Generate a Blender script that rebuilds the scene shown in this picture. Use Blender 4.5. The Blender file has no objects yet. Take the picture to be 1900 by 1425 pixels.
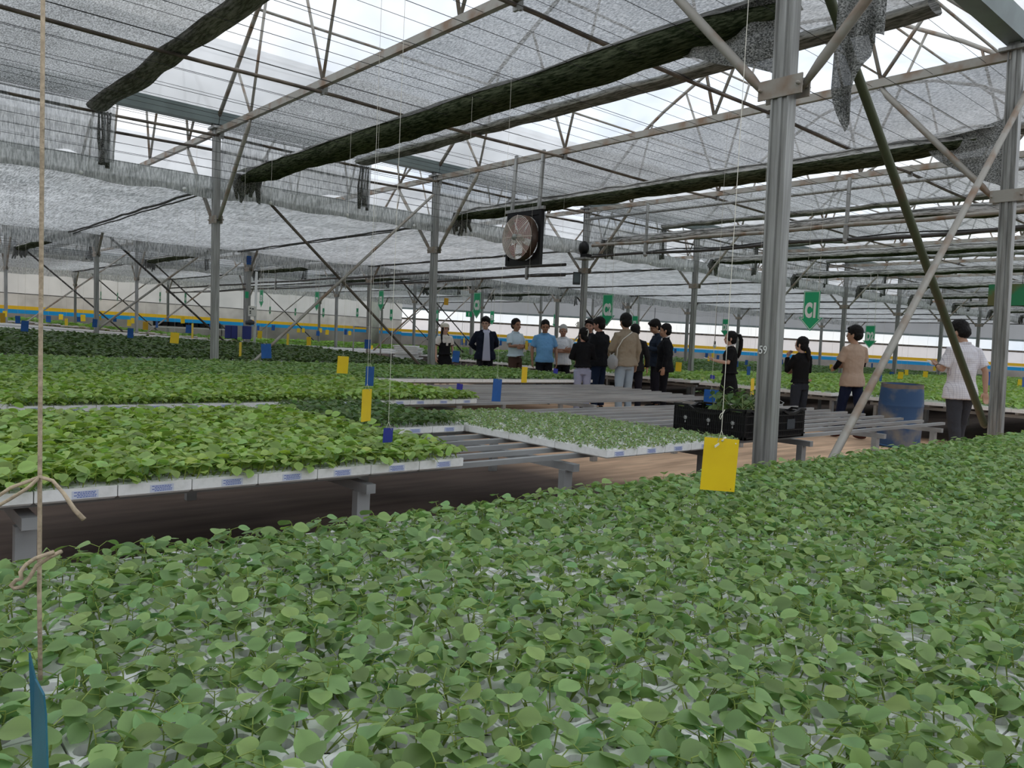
import bpy, bmesh, math, random
import numpy as np
from mathutils import Vector, Matrix
random.seed(7)
C = bpy.context.scene.collection
sc = bpy.context.scene

# ------------------------------------------------------------------ camera, sky, exposure
F = 1447.56                       # focal length in pixels of a 1900 x 1425 frame
CAM_H = 1.25
M = np.array([[0.7517158, 0.00022779, -0.65948715],
              [-0.65777592, 0.07225176, -0.7497403],
              [0.04747833, 0.9973864, 0.05446263]])
cam = bpy.data.cameras.new('camera'); camo = bpy.data.objects.new('camera', cam); C.objects.link(camo)
R3 = Matrix([list(r) for r in M]); camo.matrix_world = Matrix.Translation((0, 0, CAM_H)) @ R3.to_4x4()
cam.sensor_width = 36; cam.lens = F/1900*36; cam.clip_start = 0.05; cam.clip_end = 400
sc.camera = camo
sc.view_settings.view_transform = 'Standard'; sc.view_settings.look = 'None'
sc.view_settings.gamma = 1; sc.view_settings.exposure = 0.5
sc.cycles.use_denoising = True
sc.cycles.max_bounces = 7; sc.cycles.diffuse_bounces = 3; sc.cycles.glossy_bounces = 2
sc.cycles.transmission_bounces = 4; sc.cycles.transparent_max_bounces = 14
sc.cycles.caustics_reflective = False; sc.cycles.caustics_refractive = False
sc.cycles.use_adaptive_sampling = True; sc.cycles.adaptive_threshold = 0.03

world = bpy.data.worlds.new('world'); sc.world = world; world.use_nodes = True
nt = world.node_tree; nt.nodes.clear()
def N(t, k, **kw):
    n = t.nodes.new(k)
    for a, v in kw.items(): setattr(n, a, v)
    return n
tc = N(nt, 'ShaderNodeTexCoord'); mp = N(nt, 'ShaderNodeMapping'); mp.inputs['Scale'].default_value = (1, 1, 2.2)
nz = N(nt, 'ShaderNodeTexNoise'); nz.inputs['Scale'].default_value = 2.4; nz.inputs['Detail'].default_value = 5
cr = N(nt, 'ShaderNodeValToRGB')
cr.color_ramp.elements[0].position = .40; cr.color_ramp.elements[0].color = (.62, .74, .93, 1)
cr.color_ramp.elements[1].position = .56; cr.color_ramp.elements[1].color = (1.0, .995, .98, 1)
sx = N(nt, 'ShaderNodeSeparateXYZ'); rr = N(nt, 'ShaderNodeMapRange')
rr.inputs[1].default_value = -.08; rr.inputs[2].default_value = .02
mx = N(nt, 'ShaderNodeMixRGB'); mx.inputs[1].default_value = (.42, .42, .36, 1)
bg = N(nt, 'ShaderNodeBackground'); bg.inputs[1].default_value = 1.34; ow = N(nt, 'ShaderNodeOutputWorld')
L = nt.links.new
L(tc.outputs['Generated'], mp.inputs[0]); L(mp.outputs[0], nz.inputs[0]); L(nz.outputs[0], cr.inputs[0])
L(tc.outputs['Generated'], sx.inputs[0]); L(sx.outputs[2], rr.inputs[0]); L(rr.outputs[0], mx.inputs[0])
L(cr.outputs[0], mx.inputs[2]); L(mx.outputs[0], bg.inputs[0]); L(bg.outputs[0], ow.inputs[0])

# ------------------------------------------------------------------ helpers
def at(x, y, d):
    """world point seen at pixel (x, y) at depth d in front of the lens"""
    v = M @ np.array([(x-950)/F*d, -(y-712.5)/F*d, -d]); return Vector((v[0], v[1], v[2]+CAM_H))
def px(p):
    c = M.T @ (np.array(p, float)-np.array([0, 0, CAM_H]))
    return 950+c[0]/-c[2]*F, 712.5-c[1]/-c[2]*F, -c[2]
def inview(p, m=120):
    x, y, d = px(p); return d > .1 and -m < x < 1900+m and -m < y < 1425+m
def terr(x, y):
    return .031*max(0, y-10)*max(0, min(1, (15-x)/15)) if y > 10 else 0.0

def tag(o, label=None, cat=None, group=None, kind=None):
    if label: o['label'] = label
    if cat: o['category'] = cat
    if group: o['group'] = group
    if kind: o['kind'] = kind
    return o
def empty(name, loc, label=None, cat=None, group=None):
    o = bpy.data.objects.new(name, None); C.objects.link(o); o.location = loc; o.empty_display_size = .1
    return tag(o, label, cat, group)
def link(name, me, parent=None, loc=(0, 0, 0), rot=(0, 0, 0), scale=(1, 1, 1)):
    o = bpy.data.objects.new(name, me); C.objects.link(o); o.location = loc; o.rotation_euler = rot; o.scale = scale
    if parent: o.parent = parent
    return o
def copy_tree(o, parent=None):
    c = o.copy(); C.objects.link(c)
    if parent: c.parent = parent
    for ch in [q for q in kids.get(o.name, [])]: copy_tree(ch, c)
    return c
kids = {}
def reg(o, *chs): kids.setdefault(o.name, []).extend(chs)

class MB:
    """collects shapes into one mesh"""
    def __init__(s): s.v = []; s.f = []; s.mi = []; s.m = 0; s.sm = []; s.smooth = False
    def add(s, vs, fs):
        b = len(s.v); s.v += [tuple(v) for v in vs]
        for f in fs: s.f.append([b+i for i in f]); s.mi.append(s.m); s.sm.append(s.smooth)
        return s
    def box(s, a, b, rot=None, org=(0, 0, 0)):
        x0, y0, z0 = a; x1, y1, z1 = b
        vs = [(x0, y0, z0), (x1, y0, z0), (x1, y1, z0), (x0, y1, z0), (x0, y0, z1), (x1, y0, z1), (x1, y1, z1), (x0, y1, z1)]
        if rot is not None:
            vs = [tuple(rot @ Vector(v)+Vector(org)) for v in vs]
        return s.add(vs, [(3, 2, 1, 0), (4, 5, 6, 7), (0, 1, 5, 4), (1, 2, 6, 5), (2, 3, 7, 6), (3, 0, 4, 7)])
    def prism(s, a, b, prof, up=(0, 0, 1)):
        """profile prof [(u,v)..] swept from a to b; v is along up"""
        a, b = Vector(a), Vector(b); d = (b-a).normalized(); up = Vector(up)
        u = d.cross(up)
        if u.length < 1e-4: u = d.cross(Vector((1, 0, 0)))
        u.normalize(); w = u.cross(d).normalized(); n = len(prof)
        vs = [a+u*p+w*q for p, q in prof]+[b+u*p+w*q for p, q in prof]
        fs = [(i, (i+1) % n, n+(i+1) % n, n+i) for i in range(n)]+[tuple(range(n-1, -1, -1)), tuple(range(n, 2*n))]
        return s.add(vs, fs)
    def tube(s, pts, r, n=8, cap=True, ell=None):
        pts = [Vector(p) for p in pts]; k = len(pts)
        rs = r if isinstance(r, (list, tuple)) else [r]*k
        vs = []; prev = None
        for i, p in enumerate(pts):
            d = (pts[min(i+1, k-1)]-pts[max(i-1, 0)]).normalized()
            if prev is None:
                u = d.cross(Vector((0, 0, 1)) if abs(d.z) < .9 else Vector((0, 1, 0))).normalized()
            else:
                u = (prev-d*prev.dot(d)).normalized()
            prev = u; w = d.cross(u)
            for j in range(n):
                t = 2*math.pi*j/n; vs.append(p+u*math.cos(t)*rs[i]+w*math.sin(t)*rs[i]*(ell or 1))
        fs = []
        for i in range(k-1):
            for j in range(n):
                fs.append((i*n+j, i*n+(j+1) % n, (i+1)*n+(j+1) % n, (i+1)*n+j))
        if cap: fs += [tuple(range(n-1, -1, -1)), tuple(range((k-1)*n, k*n))]
        sm = s.smooth; s.smooth = True; s.add(vs, fs); s.smooth = sm; return s
    def ell(s, c, r, n=14, m=9, rot=None):
        vs = [(0, 0, -1)]
        for i in range(1, m):
            a = math.pi*i/m-math.pi/2
            for j in range(n):
                t = 2*math.pi*j/n; vs.append((math.cos(a)*math.cos(t), math.cos(a)*math.sin(t), math.sin(a)))
        vs.append((0, 0, 1)); e = len(vs)-1; fs = []
        for j in range(n):
            fs.append((0, 1+(j+1) % n, 1+j)); fs.append((e, e-n+j, e-n+(j+1) % n))
        for i in range(m-2):
            for j in range(n):
                a = 1+i*n+j; b = 1+i*n+(j+1) % n; fs.append((a, b, b+n, a+n))
        out = []
        for v in vs:
            p = Vector((v[0]*r[0], v[1]*r[1], v[2]*r[2]))
            if rot is not None: p = rot @ p
            out.append(p+Vector(c))
        sm = s.smooth; s.smooth = True; s.add(out, fs); s.smooth = sm; return s
    def loft(s, secs, n=20, power=2.0):
        """secs: list of (center, rx, ry) horizontal ellipses from bottom to top"""
        vs = []
        for c, rx, ry in secs:
            for j in range(n):
                t = 2*math.pi*j/n; a, b = math.cos(t), math.sin(t)
                a = math.copysign(abs(a)**(2/power), a); b = math.copysign(abs(b)**(2/power), b)
                vs.append((c[0]+rx*a, c[1]+ry*b, c[2]))
        k = len(secs); fs = []
        for i in range(k-1):
            for j in range(n): fs.append((i*n+j, i*n+(j+1) % n, (i+1)*n+(j+1) % n, (i+1)*n+j))
        fs += [tuple(range(n-1, -1, -1)), tuple(range((k-1)*n, k*n))]
        sm = s.smooth; s.smooth = True; s.add(vs, fs); s.smooth = sm; return s
    def grid(s, fn, nu, nv):
        vs = [fn(i/nu, j/nv) for i in range(nu+1) for j in range(nv+1)]
        fs = [(i*(nv+1)+j, (i+1)*(nv+1)+j, (i+1)*(nv+1)+j+1, i*(nv+1)+j+1) for i in range(nu) for j in range(nv)]
        sm = s.smooth; s.smooth = True; s.add(vs, fs); s.smooth = sm; return s
    def mesh(s, mats, name='m'):
        me = bpy.data.meshes.new(name); me.from_pydata(s.v, [], s.f)
        for m in (mats if isinstance(mats, (list, tuple)) else [mats]): me.materials.append(m)
        me.polygons.foreach_set('material_index', s.mi); me.polygons.foreach_set('use_smooth', s.sm); me.update()
        return me
    def build(s, name, mats, parent=None, loc=(0, 0, 0), rot=(0, 0, 0)):
        return link(name, s.mesh(mats, name), parent, loc, rot)

# ------------------------------------------------------------------ materials
def mat(name, col, rough=.6, metal=0.0, var=0.0, scale=8.0, stretch=(1, 1, 1), col2=None, bump=0.0, spec=.4, detail=4, lo=.35, hi=.65, bscale=None):
    m = bpy.data.materials.new(name); m.use_nodes = True; t = m.node_tree; b = t.nodes['Principled BSDF']
    b.inputs['Roughness'].default_value = rough; b.inputs['Metallic'].default_value = metal
    b.inputs['Specular IOR Level'].default_value = spec
    c = (*col, 1)
    if col2 is None: c2 = tuple(x*(1-var) for x in col)+(1,)
    else: c2 = (*col2, 1)
    if var or col2 or bump:
        tcn = N(t, 'ShaderNodeTexCoord'); mpn = N(t, 'ShaderNodeMapping'); mpn.inputs['Scale'].default_value = stretch
        no = N(t, 'ShaderNodeTexNoise'); no.inputs['Scale'].default_value = scale; no.inputs['Detail'].default_value = detail
        t.links.new(tcn.outputs['Object'], mpn.inputs[0]); t.links.new(mpn.outputs[0], no.inputs[0])
        r = N(t, 'ShaderNodeValToRGB'); r.color_ramp.elements[0].position = lo; r.color_ramp.elements[1].position = hi
        r.color_ramp.elements[0].color = c2; r.color_ramp.elements[1].color = c
        t.links.new(no.outputs[0], r.inputs[0]); t.links.new(r.outputs[0], b.inputs['Base Color'])
        if bump:
            bn = N(t, 'ShaderNodeBump'); bn.inputs['Strength'].default_value = bump; bn.inputs['Distance'].default_value = .01
            src = no
            if bscale:
                src = N(t, 'ShaderNodeTexNoise'); src.inputs['Scale'].default_value = bscale; t.links.new(tcn.outputs['Object'], src.inputs[0])
            t.links.new(src.outputs[0], bn.inputs['Height']); t.links.new(bn.outputs[0], b.inputs['Normal'])
    else: b.inputs['Base Color'].default_value = c
    return m

def leaf_mat(name, col, trans=.35):
    m = bpy.data.materials.new(name); m.use_nodes = True; t = m.node_tree; t.nodes.clear()
    at_ = N(t, 'ShaderNodeAttribute', attribute_name='tint'); mul = N(t, 'ShaderNodeMixRGB', blend_type='MULTIPLY'); mul.inputs[0].default_value = 1
    mul.inputs[2].default_value = (*col, 1); t.links.new(at_.outputs['Color'], mul.inputs[1])
    di = N(t, 'ShaderNodeBsdfPrincipled'); di.inputs['Roughness'].default_value = .45; di.inputs['Specular IOR Level'].default_value = .3
    tr = N(t, 'ShaderNodeBsdfTranslucent'); hs = N(t, 'ShaderNodeHueSaturation'); hs.inputs['Saturation'].default_value = 1.25; hs.inputs['Value'].default_value = 1.2
    ms = N(t, 'ShaderNodeMixShader'); ms.inputs[0].default_value = trans; o = N(t, 'ShaderNodeOutputMaterial')
    t.links.new(mul.outputs[0], di.inputs['Base Color']); t.links.new(mul.outputs[0], hs.inputs['Color']); t.links.new(hs.outputs[0], tr.inputs[0])
    t.links.new(di.outputs[0], ms.inputs[1]); t.links.new(tr.outputs[0], ms.inputs[2]); t.links.new(ms.outputs[0], o.inputs[0])
    return m

def net_mat(name, light, dark, clear, scale=60, stretch=(1, .12, 1), lo=.4, hi=.62, trl=.55):
    """woven reflective shade net: bright tape, dark thread, open mesh"""
    m = bpy.data.materials.new(name); m.use_nodes = True; t = m.node_tree; t.nodes.clear()
    tcn = N(t, 'ShaderNodeTexCoord'); mpn = N(t, 'ShaderNodeMapping'); mpn.inputs['Scale'].default_value = stretch
    no = N(t, 'ShaderNodeTexNoise'); no.inputs['Scale'].default_value = scale; no.inputs['Detail'].default_value = 3; no.inputs['Roughness'].default_value = .7
    n2 = N(t, 'ShaderNodeTexNoise'); n2.inputs['Scale'].default_value = 1.3; n2.inputs['Detail'].default_value = 3
    r = N(t, 'ShaderNodeValToRGB'); r.color_ramp.elements[0].position = lo; r.color_ramp.elements[1].position = hi
    r.color_ramp.elements[0].color = (*dark, 1); r.color_ramp.elements[1].color = (*light, 1)
    ad = N(t, 'ShaderNodeMath', operation='MULTIPLY_ADD'); ad.inputs[1].default_value = .22; 
    t.links.new(tcn.outputs['Object'], mpn.inputs[0]); t.links.new(mpn.outputs[0], no.inputs[0]); t.links.new(tcn.outputs['Object'], n2.inputs[0])
    sb = N(t, 'ShaderNodeMath', operation='SUBTRACT'); sb.inputs[1].default_value = .5
    t.links.new(n2.outputs[0], sb.inputs[0]); t.links.new(sb.outputs[0], ad.inputs[0]); t.links.new(no.outputs[0], ad.inputs[2])
    t.links.new(ad.outputs[0], r.inputs[0])
    tr = N(t, 'ShaderNodeBsdfTranslucent'); di = N(t, 'ShaderNodeBsdfDiffuse'); m1 = N(t, 'ShaderNodeMixShader'); m1.inputs[0].default_value = trl
    t.links.new(r.outputs[0], tr.inputs[0]); t.links.new(r.outputs[0], di.inputs[0]); t.links.new(di.outputs[0], m1.inputs[1]); t.links.new(tr.outputs[0], m1.inputs[2])
    tp = N(t, 'ShaderNodeBsdfTransparent'); m2 = N(t, 'ShaderNodeMixShader'); m2.inputs[0].default_value = clear
    o = N(t, 'ShaderNodeOutputMaterial')
    t.links.new(m1.outputs[0], m2.inputs[1]); t.links.new(tp.outputs[0], m2.inputs[2]); t.links.new(m2.outputs[0], o.inputs[0])
    return m

def film_mat(name, col, clear, trl=.8, var=.1, scale=.6):
    m = net_mat(name, col, tuple(c*(1-var) for c in col), clear, scale=scale, stretch=(1, 1, 1), lo=.3, hi=.7, trl=trl); return m

galv = mat('galvanised_steel', (.42, .43, .42), .42, .35, col2=(.20, .20, .19), scale=5, stretch=(6, 6, .35), bump=.05, lo=.3, hi=.7)
galv_rust = mat('weathered_steel_with_rust', (.36, .345, .31), .55, .25, col2=(.25, .17, .115), scale=3.5, lo=.33, hi=.52)
rust_pipe = mat('dull_pipe_with_rust', (.20, .165, .13), .6, .2, col2=(.09, .075, .065), scale=4)
dark_pipe = mat('dark_pipe', (.075, .07, .065), .5, .2, var=.3)
green_tube = mat('olive_painted_tube', (.085, .10, .055), .5, .1, col2=(.12, .08, .05), scale=3, lo=.25, hi=.4)
gutter_m = mat('gutter_steel', (.23, .28, .28), .4, .3, var=.2, scale=3)
wire_m = mat('black_wire', (.02, .02, .02), .6)
white_line_m = mat('white_string', (.72, .70, .60), .8)
twine_m = mat('jute_twine', (.55, .45, .32), .9, var=.3, scale=120, bump=.4)
net_up = net_mat('silver_net_upper', (.70, .71, .72), (.13, .135, .13), .16, scale=75, stretch=(1, .35, 1), lo=.38, hi=.64)
net_lo = net_mat('silver_net_lower', (.97, .98, .99), (.30, .31, .31), .10, scale=42, stretch=(1, .10, 1), lo=.36, hi=.62)
net_skirt = net_mat('net_skirt', (.76, .78, .78), (.24, .255, .255), .25, scale=45, stretch=(1, 1, .15))
net_shaded = net_mat('folded_net_shaded_dark', (.105, .12, .075), (.02, .028, .014), .0, scale=60, trl=.12)
net_lit = net_mat('folded_net_lit_silver', (.75, .75, .74), (.22, .22, .20), .0, scale=50, lo=.36, hi=.55, trl=.25)
net_flap = net_mat('loose_net_flap', (.55, .56, .55), (.05, .055, .05), .05, scale=110, stretch=(.6, .6, 1), lo=.40, hi=.66, trl=.3)
film_roof = film_mat('roof_film', (.80, .80, .79), .26, .9, var=.42, scale=.42)
film_wall = film_mat('wall_film', (.56, .555, .52), .0, .55, var=.22, scale=.35)
film_gable = film_mat('gable_film', (.50, .51, .52), .0, .5, var=.15, scale=.3)
film_bright = film_mat('bright_wall_film', (.97, .95, .84), .35, .9, var=.08, scale=.5)
foam = mat('white_foam', (.88, .885, .87), .75, bump=.15, col2=(.74, .75, .73), scale=30, lo=.2, hi=.5)
soil = mat('potting_soil', (.018, .012, .009), .95, var=.5, scale=60, bump=.5)
bench_steel = mat('bench_steel', (.43, .445, .45), .38, .35, var=.35, scale=4, stretch=(.3, 1, 1))
yellow_card = mat('yellow_sticky_card', (.86, .60, .012), .35, col2=(.80, .53, .012), scale=12, spec=.5, lo=.2, hi=.6)
orange_card = mat('orange_sticky_card', (.62, .36, .02), .45)
blue_card = mat('blue_sticky_card', (.012, .10, .36), .35, var=.15, scale=12)
teal_card = mat('teal_card', (.03, .16, .24), .4, var=.2, scale=14)
navy_card = mat('deep_blue_card', (.015, .02, .30), .4)
sign_green = mat('sign_green', (.015, .40, .17), .4)
sign_white = mat('sign_white', (.85, .87, .85), .5)
black_plastic = mat('black_plastic', (.006, .006, .0065), .42, spec=.3)

# ------------------------------------------------------------------ ground and walls
def floor_mat():
    m = bpy.data.materials.new('greenhouse_floor'); m.use_nodes = True; t = m.node_tree; b = t.nodes['Principled BSDF']
    b.inputs['Roughness'].default_value = .85
    at_ = N(t, 'ShaderNodeAttribute', attribute_name='tint'); tcn = N(t, 'ShaderNodeTexCoord')
    mpn = N(t, 'ShaderNodeMapping'); mpn.inputs['Scale'].default_value = (.5, 3, 1)
    no = N(t, 'ShaderNodeTexNoise'); no.inputs['Scale'].default_value = 2.2; no.inputs['Detail'].default_value = 6
    r = N(t, 'ShaderNodeValToRGB'); r.color_ramp.elements[0].position = .3; r.color_ramp.elements[1].position = .65
    r.color_ramp.elements[0].color = (.62, .58, .55, 1); r.color_ramp.elements[1].color = (1.1, 1.08, 1.05, 1)
    mul = N(t, 'ShaderNodeMixRGB', blend_type='MULTIPLY'); mul.inputs[0].default_value = 1
    t.links.new(tcn.outputs['Object'], mpn.inputs[0]); t.links.new(mpn.outputs[0], no.inputs[0]); t.links.new(no.outputs[0], r.inputs[0])
    t.links.new(at_.outputs['Color'], mul.inputs[1]); t.links.new(r.outputs[0], mul.inputs[2]); t.links.new(mul.outputs[0], b.inputs['Base Color'])
    bn = N(t, 'ShaderNodeBump'); bn.inputs['Strength'].default_value = .4; bn.inputs['Distance'].default_value = .01
    t.links.new(no.outputs[0], bn.inputs['Height']); t.links.new(bn.outputs[0], b.inputs['Normal'])
    return m
xs = [-16, -4, 0, 2, 4, 5.0, 6.2] + [7+i*.5 for i in range(15)] + [15, 18, 25, 40, 70]
ys = [-22, -6, -1, 1, 2.1, 2.6, 3.0, 3.4, 3.8, 4.3, 5, 6, 8, 10, 12, 14, 17, 21, 25, 30, 38, 46, 54]
mb = MB(); nv = len(ys)
for x in xs:
    for y in ys: mb.v.append((x, y, terr(x, y)))
for i in range(len(xs)-1):
    for j in range(nv-1): mb.f.append([i*nv+j, (i+1)*nv+j, (i+1)*nv+j+1, i*nv+j+1]); mb.mi.append(0); mb.sm.append(True)
fl = mb.build('floor', floor_mat()); tag(fl, kind='structure')
ca = fl.data.color_attributes.new('tint', 'FLOAT_COLOR', 'POINT')
for i, v in enumerate(fl.data.vertices):
    x, y = v.co.x, v.co.y
    tan = 1 if (y > 3.9 and 5.6 < x < 13.2) or (x > 6.6 and y > 2.5 and x < 13.2) else 0
    c = (.80, .56, .38) if tan else (.135, .098, .08)
    ca.data[i].color = (*c, 1)

WL0, WL1, WR1 = (-14, 46), (30, 46), (60.5, 11.5)
def stripe_z(t, side):      # height of the painted band's top edge (world)
    return CAM_H+(.70-.20*t) if side == 'L' else CAM_H+(.50-.42*t)
def wall_strip(p0, p1, zlo, zhi, side, n=16, off=0.0):
    mb = MB(); d = (Vector((*p1, 0))-Vector((*p0, 0))).normalized(); nn = Vector((d.y, -d.x, 0))
    def fn(u, v):
        x = p0[0]+(p1[0]-p0[0])*u; y = p0[1]+(p1[1]-p0[1])*u; s = stripe_z(u, side)
        return (x+nn.x*off, y+nn.y*off, (s+zlo if zlo > -5 else -.3)*(1-v)+(s+zhi)*v)
    mb.grid(fn, n, 2); return mb
yb = mat('yellow_band', (.86, .52, .02), .6); bb = mat('blue_band', (.01, .33, .72), .6); wb = mat('white_band', (.85, .85, .82), .6)
base_l = mat('beige_plinth', (.36, .34, .30), .9, var=.35, scale=.7)
base_r = mat('concrete_plinth', (.46, .43, .39), .9, var=.35, scale=.7)
tag(wall_strip(WL0, WL1, .62, 7, 'L').build('wall_left', film_wall), kind='structure')
tag(wall_strip(WL0, WL1, .0, .62, 'L').build('wall_left.002', film_mat('stained_wall_film', (.50, .48, .43), .0, .5, var=.45, scale=.5)), kind='structure')
tag(wall_strip(WL0, WL1, -9, -.38, 'L').build('wall_left.001', base_l), kind='structure')
tag(wall_strip(WL0, WL1, -.38, -.18, 'L').build('trim_1', bb), kind='structure')
tag(wall_strip(WL0, WL1, -.18, .0, 'L').build('trim_2', yb), kind='structure')
tag(wall_strip(WL0, WL1, .60, .64, 'L', off=.05).build('trim_3', dark_pipe), kind='structure')
tag(wall_strip(WL1, WR1, 1.38, 7, 'R').build('wall_right', film_gable), kind='structure')
tag(wall_strip(WL1, WR1, .78, 1.38, 'R').build('window_1', film_bright), kind='structure')
tag(wall_strip(WL1, WR1, .0, .70, 'R').build('wall_right.001', film_mat('lower_wall_film', (.93, .84, .78), .12, .75, var=.1)), kind='structure')
tag(wall_strip(WL1, WR1, -.18, .0, 'R').build('trim_4', yb), kind='structure')
tag(wall_strip(WL1, WR1, -.25, -.18, 'R').build('trim_5', wb), kind='structure')
tag(wall_strip(WL1, WR1, -.46, -.25, 'R').build('trim_6', bb), kind='structure')
tag(wall_strip(WL1, WR1, -9, -.46, 'R').build('wall_right.002', base_r), kind='structure')
tag(wall_strip(WL1, WR1, .68, .80, 'R', off=.1).build('trim_7', rust_pipe), kind='structure')
tag(wall_strip(WL1, WR1, 1.38, 1.50, 'R', off=.1).build('trim_8', gutter_m), kind='structure')
for nm, p0, p1 in (('wall_back', (-14, -20), (70, -20)), ('wall_side', (-14, 46), (-14, -20)), ('wall_side.001', (70, -20), (60.5, 11.5))):
    mb = MB(); mb.grid(lambda u, v: (p0[0]+(p1[0]-p0[0])*u, p0[1]+(p1[1]-p0[1])*u, 6*v), 8, 3)
    tag(mb.build(nm, film_wall), kind='structure')
# big round grey tank column standing in front of the far corner
P = at(697, 640, 45)

def inside(x, y): return x < 30+(46-y)*30.5/34.5-1.2 and y < 45.6
# ------------------------------------------------------------------ roof: film, gutters, trusses, posts
ROW0, PITCH, SPAN = 2.7, 4.17, 9.65
ROWS = [2.7-9.65*2, 2.7-9.65, 2.7, 12.35, 21.7, 31.5, 41.2]
def XK(k): return .36+PITCH*k
ARCH = [(0, 4.45), (.07, 5.05), (.15, 5.75), (.21, 6.12), (.33, 6.74), (.42, 7.02), (.5, 7.12), (.58, 7.02), (.67, 6.74), (.79, 6.12), (.85, 5.75), (.93, 5.05), (1, 4.45)]
for i in range(len(ROWS)):
    y0 = ROWS[i]; y1 = ROWS[i+1] if i+1 < len(ROWS) else 46.5
    mb = MB(); n = len(ARCH)-1
    def fn(u, v):
        k = min(int(v*n), n-1); w = v*n-k; a = ARCH[k]; b = ARCH[k+1]
        return (-14+84*u, y0+(y1-y0)*(a[0]*(1-w)+b[0]*w), a[1]*(1-w)+b[1]*w+.05)
    mb.grid(fn, 6, n*1)
    tag(mb.build('ceiling', film_roof), kind='structure')
gprof = [(-.13, .10), (-.10, .10), (-.07, -.07), (.07, -.07), (.10, .10), (.13, .10), (.085, -.09), (-.085, -.09)]
rown = {2.7: 'nearest post row', 12.35: 'second post row', 21.7: 'third post row', 31.5: 'fourth post row', 41.2: 'fifth post row'}
for y in ROWS[2:]:
    mb = MB()
    for k in range(-3, 14):
        mb.prism((XK(k)+.005, y, 4.46), (XK(k+1)-.005, y, 4.46), gprof)
    g = mb.build('roof_gutter', gutter_m); tag(g, 'grey-green steel roof gutter running over the '+rown[y], 'gutter')
# truss master
def make_truss():
    mb = MB(); mb.prism((0, 0.03, 4.27), (0, SPAN-.03, 4.27), [(-.03, -.045), (.03, -.045), (.03, .045), (-.03, .045)])
    ch = mb.mesh(galv_rust, 'chord')
    mb = MB(); mb.tube([(0, ROWX*SPAN, z-.03) for ROWX, z in ARCH], .032, 8); ar = mb.mesh(galv_rust, 'arch')
    ytop = lambda y: np.interp(y/SPAN, [a[0] for a in ARCH], [a[1] for a in ARCH])-.04
    st = []
    for y0, y1 in ((1.3, .75), (1.3, 1.75), (3.45, 2.55), (3.45, 4.2), (6.2, 5.45), (6.2, 7.1), (8.35, 7.9), (8.35, 8.9)):
        mb = MB(); mb.tube([(0, y0, 4.3), (0, y1, ytop(y1))], .021, 6); st.append(mb.mesh(galv_rust, 'strut'))
    return ch, ar, st
chm, arm_, stm = make_truss()
def truss(k, y, w, label, group):
    t = empty('roof_truss', (XK(k), y, 0), label, 'roof truss', group); t.scale = (1, w/SPAN, 1)
    link('chord', chm, t); link('arch', arm_, t)
    for s in stm: link('strut', s, t)
ordn = ['first', 'second', 'third', 'fourth', 'fifth', 'sixth', 'seventh', 'eighth', 'ninth', 'tenth', 'eleventh', 'twelfth', 'thirteenth', 'fourteenth']
for ri in range(2, 7):
    y = ROWS[ri]; y1 = ROWS[ri+1] if ri < 6 else 46
    kmax = [12, 12, 11, 9, 7][ri-2]
    for k in range(1, kmax+1):
        if not inside(XK(k), y1-.3): continue
        if ri == 2:
            lab = f'rust-streaked arched roof truss of the nearest span, {ordn[k-1]} away from the viewer'; grp = 'roof trusses of the nearest span'
        else:
            lab = 'pale steel arched roof truss above the silver nets of the '+['', '', '', 'second', 'third', 'fourth', 'last'][ri]+' span'
            grp = 'roof trusses of the '+['', '', '', 'second', 'third', 'fourth', 'last'][ri]+' span'
        truss(k, y, y1-y, lab, grp)
for j, (fy, z) in enumerate(((.15, 5.72), (.33, 6.70), (.5, 7.08), (.67, 6.70), (.85, 5.72))):
    for ri in (2, 3):
        mb = MB(); mb.tube([(-6, ROWS[ri]+fy*SPAN, z), (56, ROWS[ri]+fy*SPAN, z)], .02, 6)
        tag(mb.build('roof_purlin', galv_rust), f'long thin roof purlin pipe, {ordn[j]} across the arch of the {"nearest" if ri == 2 else "second"} span', 'purlin', 'roof purlins')

# posts
W2, W1 = .062, .026
prof = [(-W2, -W1), (-W2+.012, -W1), (-W2+.018, -W1+.008), (-.02, -W1+.008), (-.014, -W1), (.014, -W1), (.02, -W1+.008), (W2-.018, -W1+.008), (W2-.012, -W1), (W2, -W1),
        (W2, W1), (W2-.012, W1), (W2-.018, W1-.008), (.02, W1-.008), (.014, W1), (-.014, W1), (-.02, W1-.008), (-W2+.018, W1-.008), (-W2+.012, W1), (-W2, W1)]
prof = [(a, b*1.1) for a, b in prof]
def post_meshes(lean, full=True):
    top = 4.36
    mb = MB(); mb.prism((lean, 0, 0), (0, 0, top), [(p[1]*1.6, p[0]) for p in prof], up=(0, 1, 0)); me = mb.mesh(galv, 'post')
    mb = MB(); c = lean*(1-2.93/top)
    for s in (-1, 1): mb.box((c+s*.048-.006, -.15, 2.86), (c+s*.048+.006, .15, 2.98))
    for s in (-1, 1): mb.tube([(c-.075, s*.13, 2.92), (c+.075, s*.13, 2.92)], .012, 6)
    br = mb.mesh(galv_rust, 'bracket')
    arms = []
    for s in (-1, 1):
        mb = MB(); mb.tube([(c, s*.12, 2.90), (c*.9, s*.24, 3.04), (0, s*1.22, 4.12), (0, s*1.30, 4.23)], [.018, .032, .032, .02], 8); arms.append(mb.mesh(galv_rust, 'brace_arm'))
    mb = MB(); mb.box((-.09, -.13, 4.30), (.09, .13, 4.335)); mb.box((-.07, -.05, 4.335), (-.055, .05, 4.42)); mb.box((.055, -.05, 4.335), (.07, .05, 4.42)); cap = mb.mesh(galv, 'cap_plate')
    return me, br, arms, cap
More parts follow.
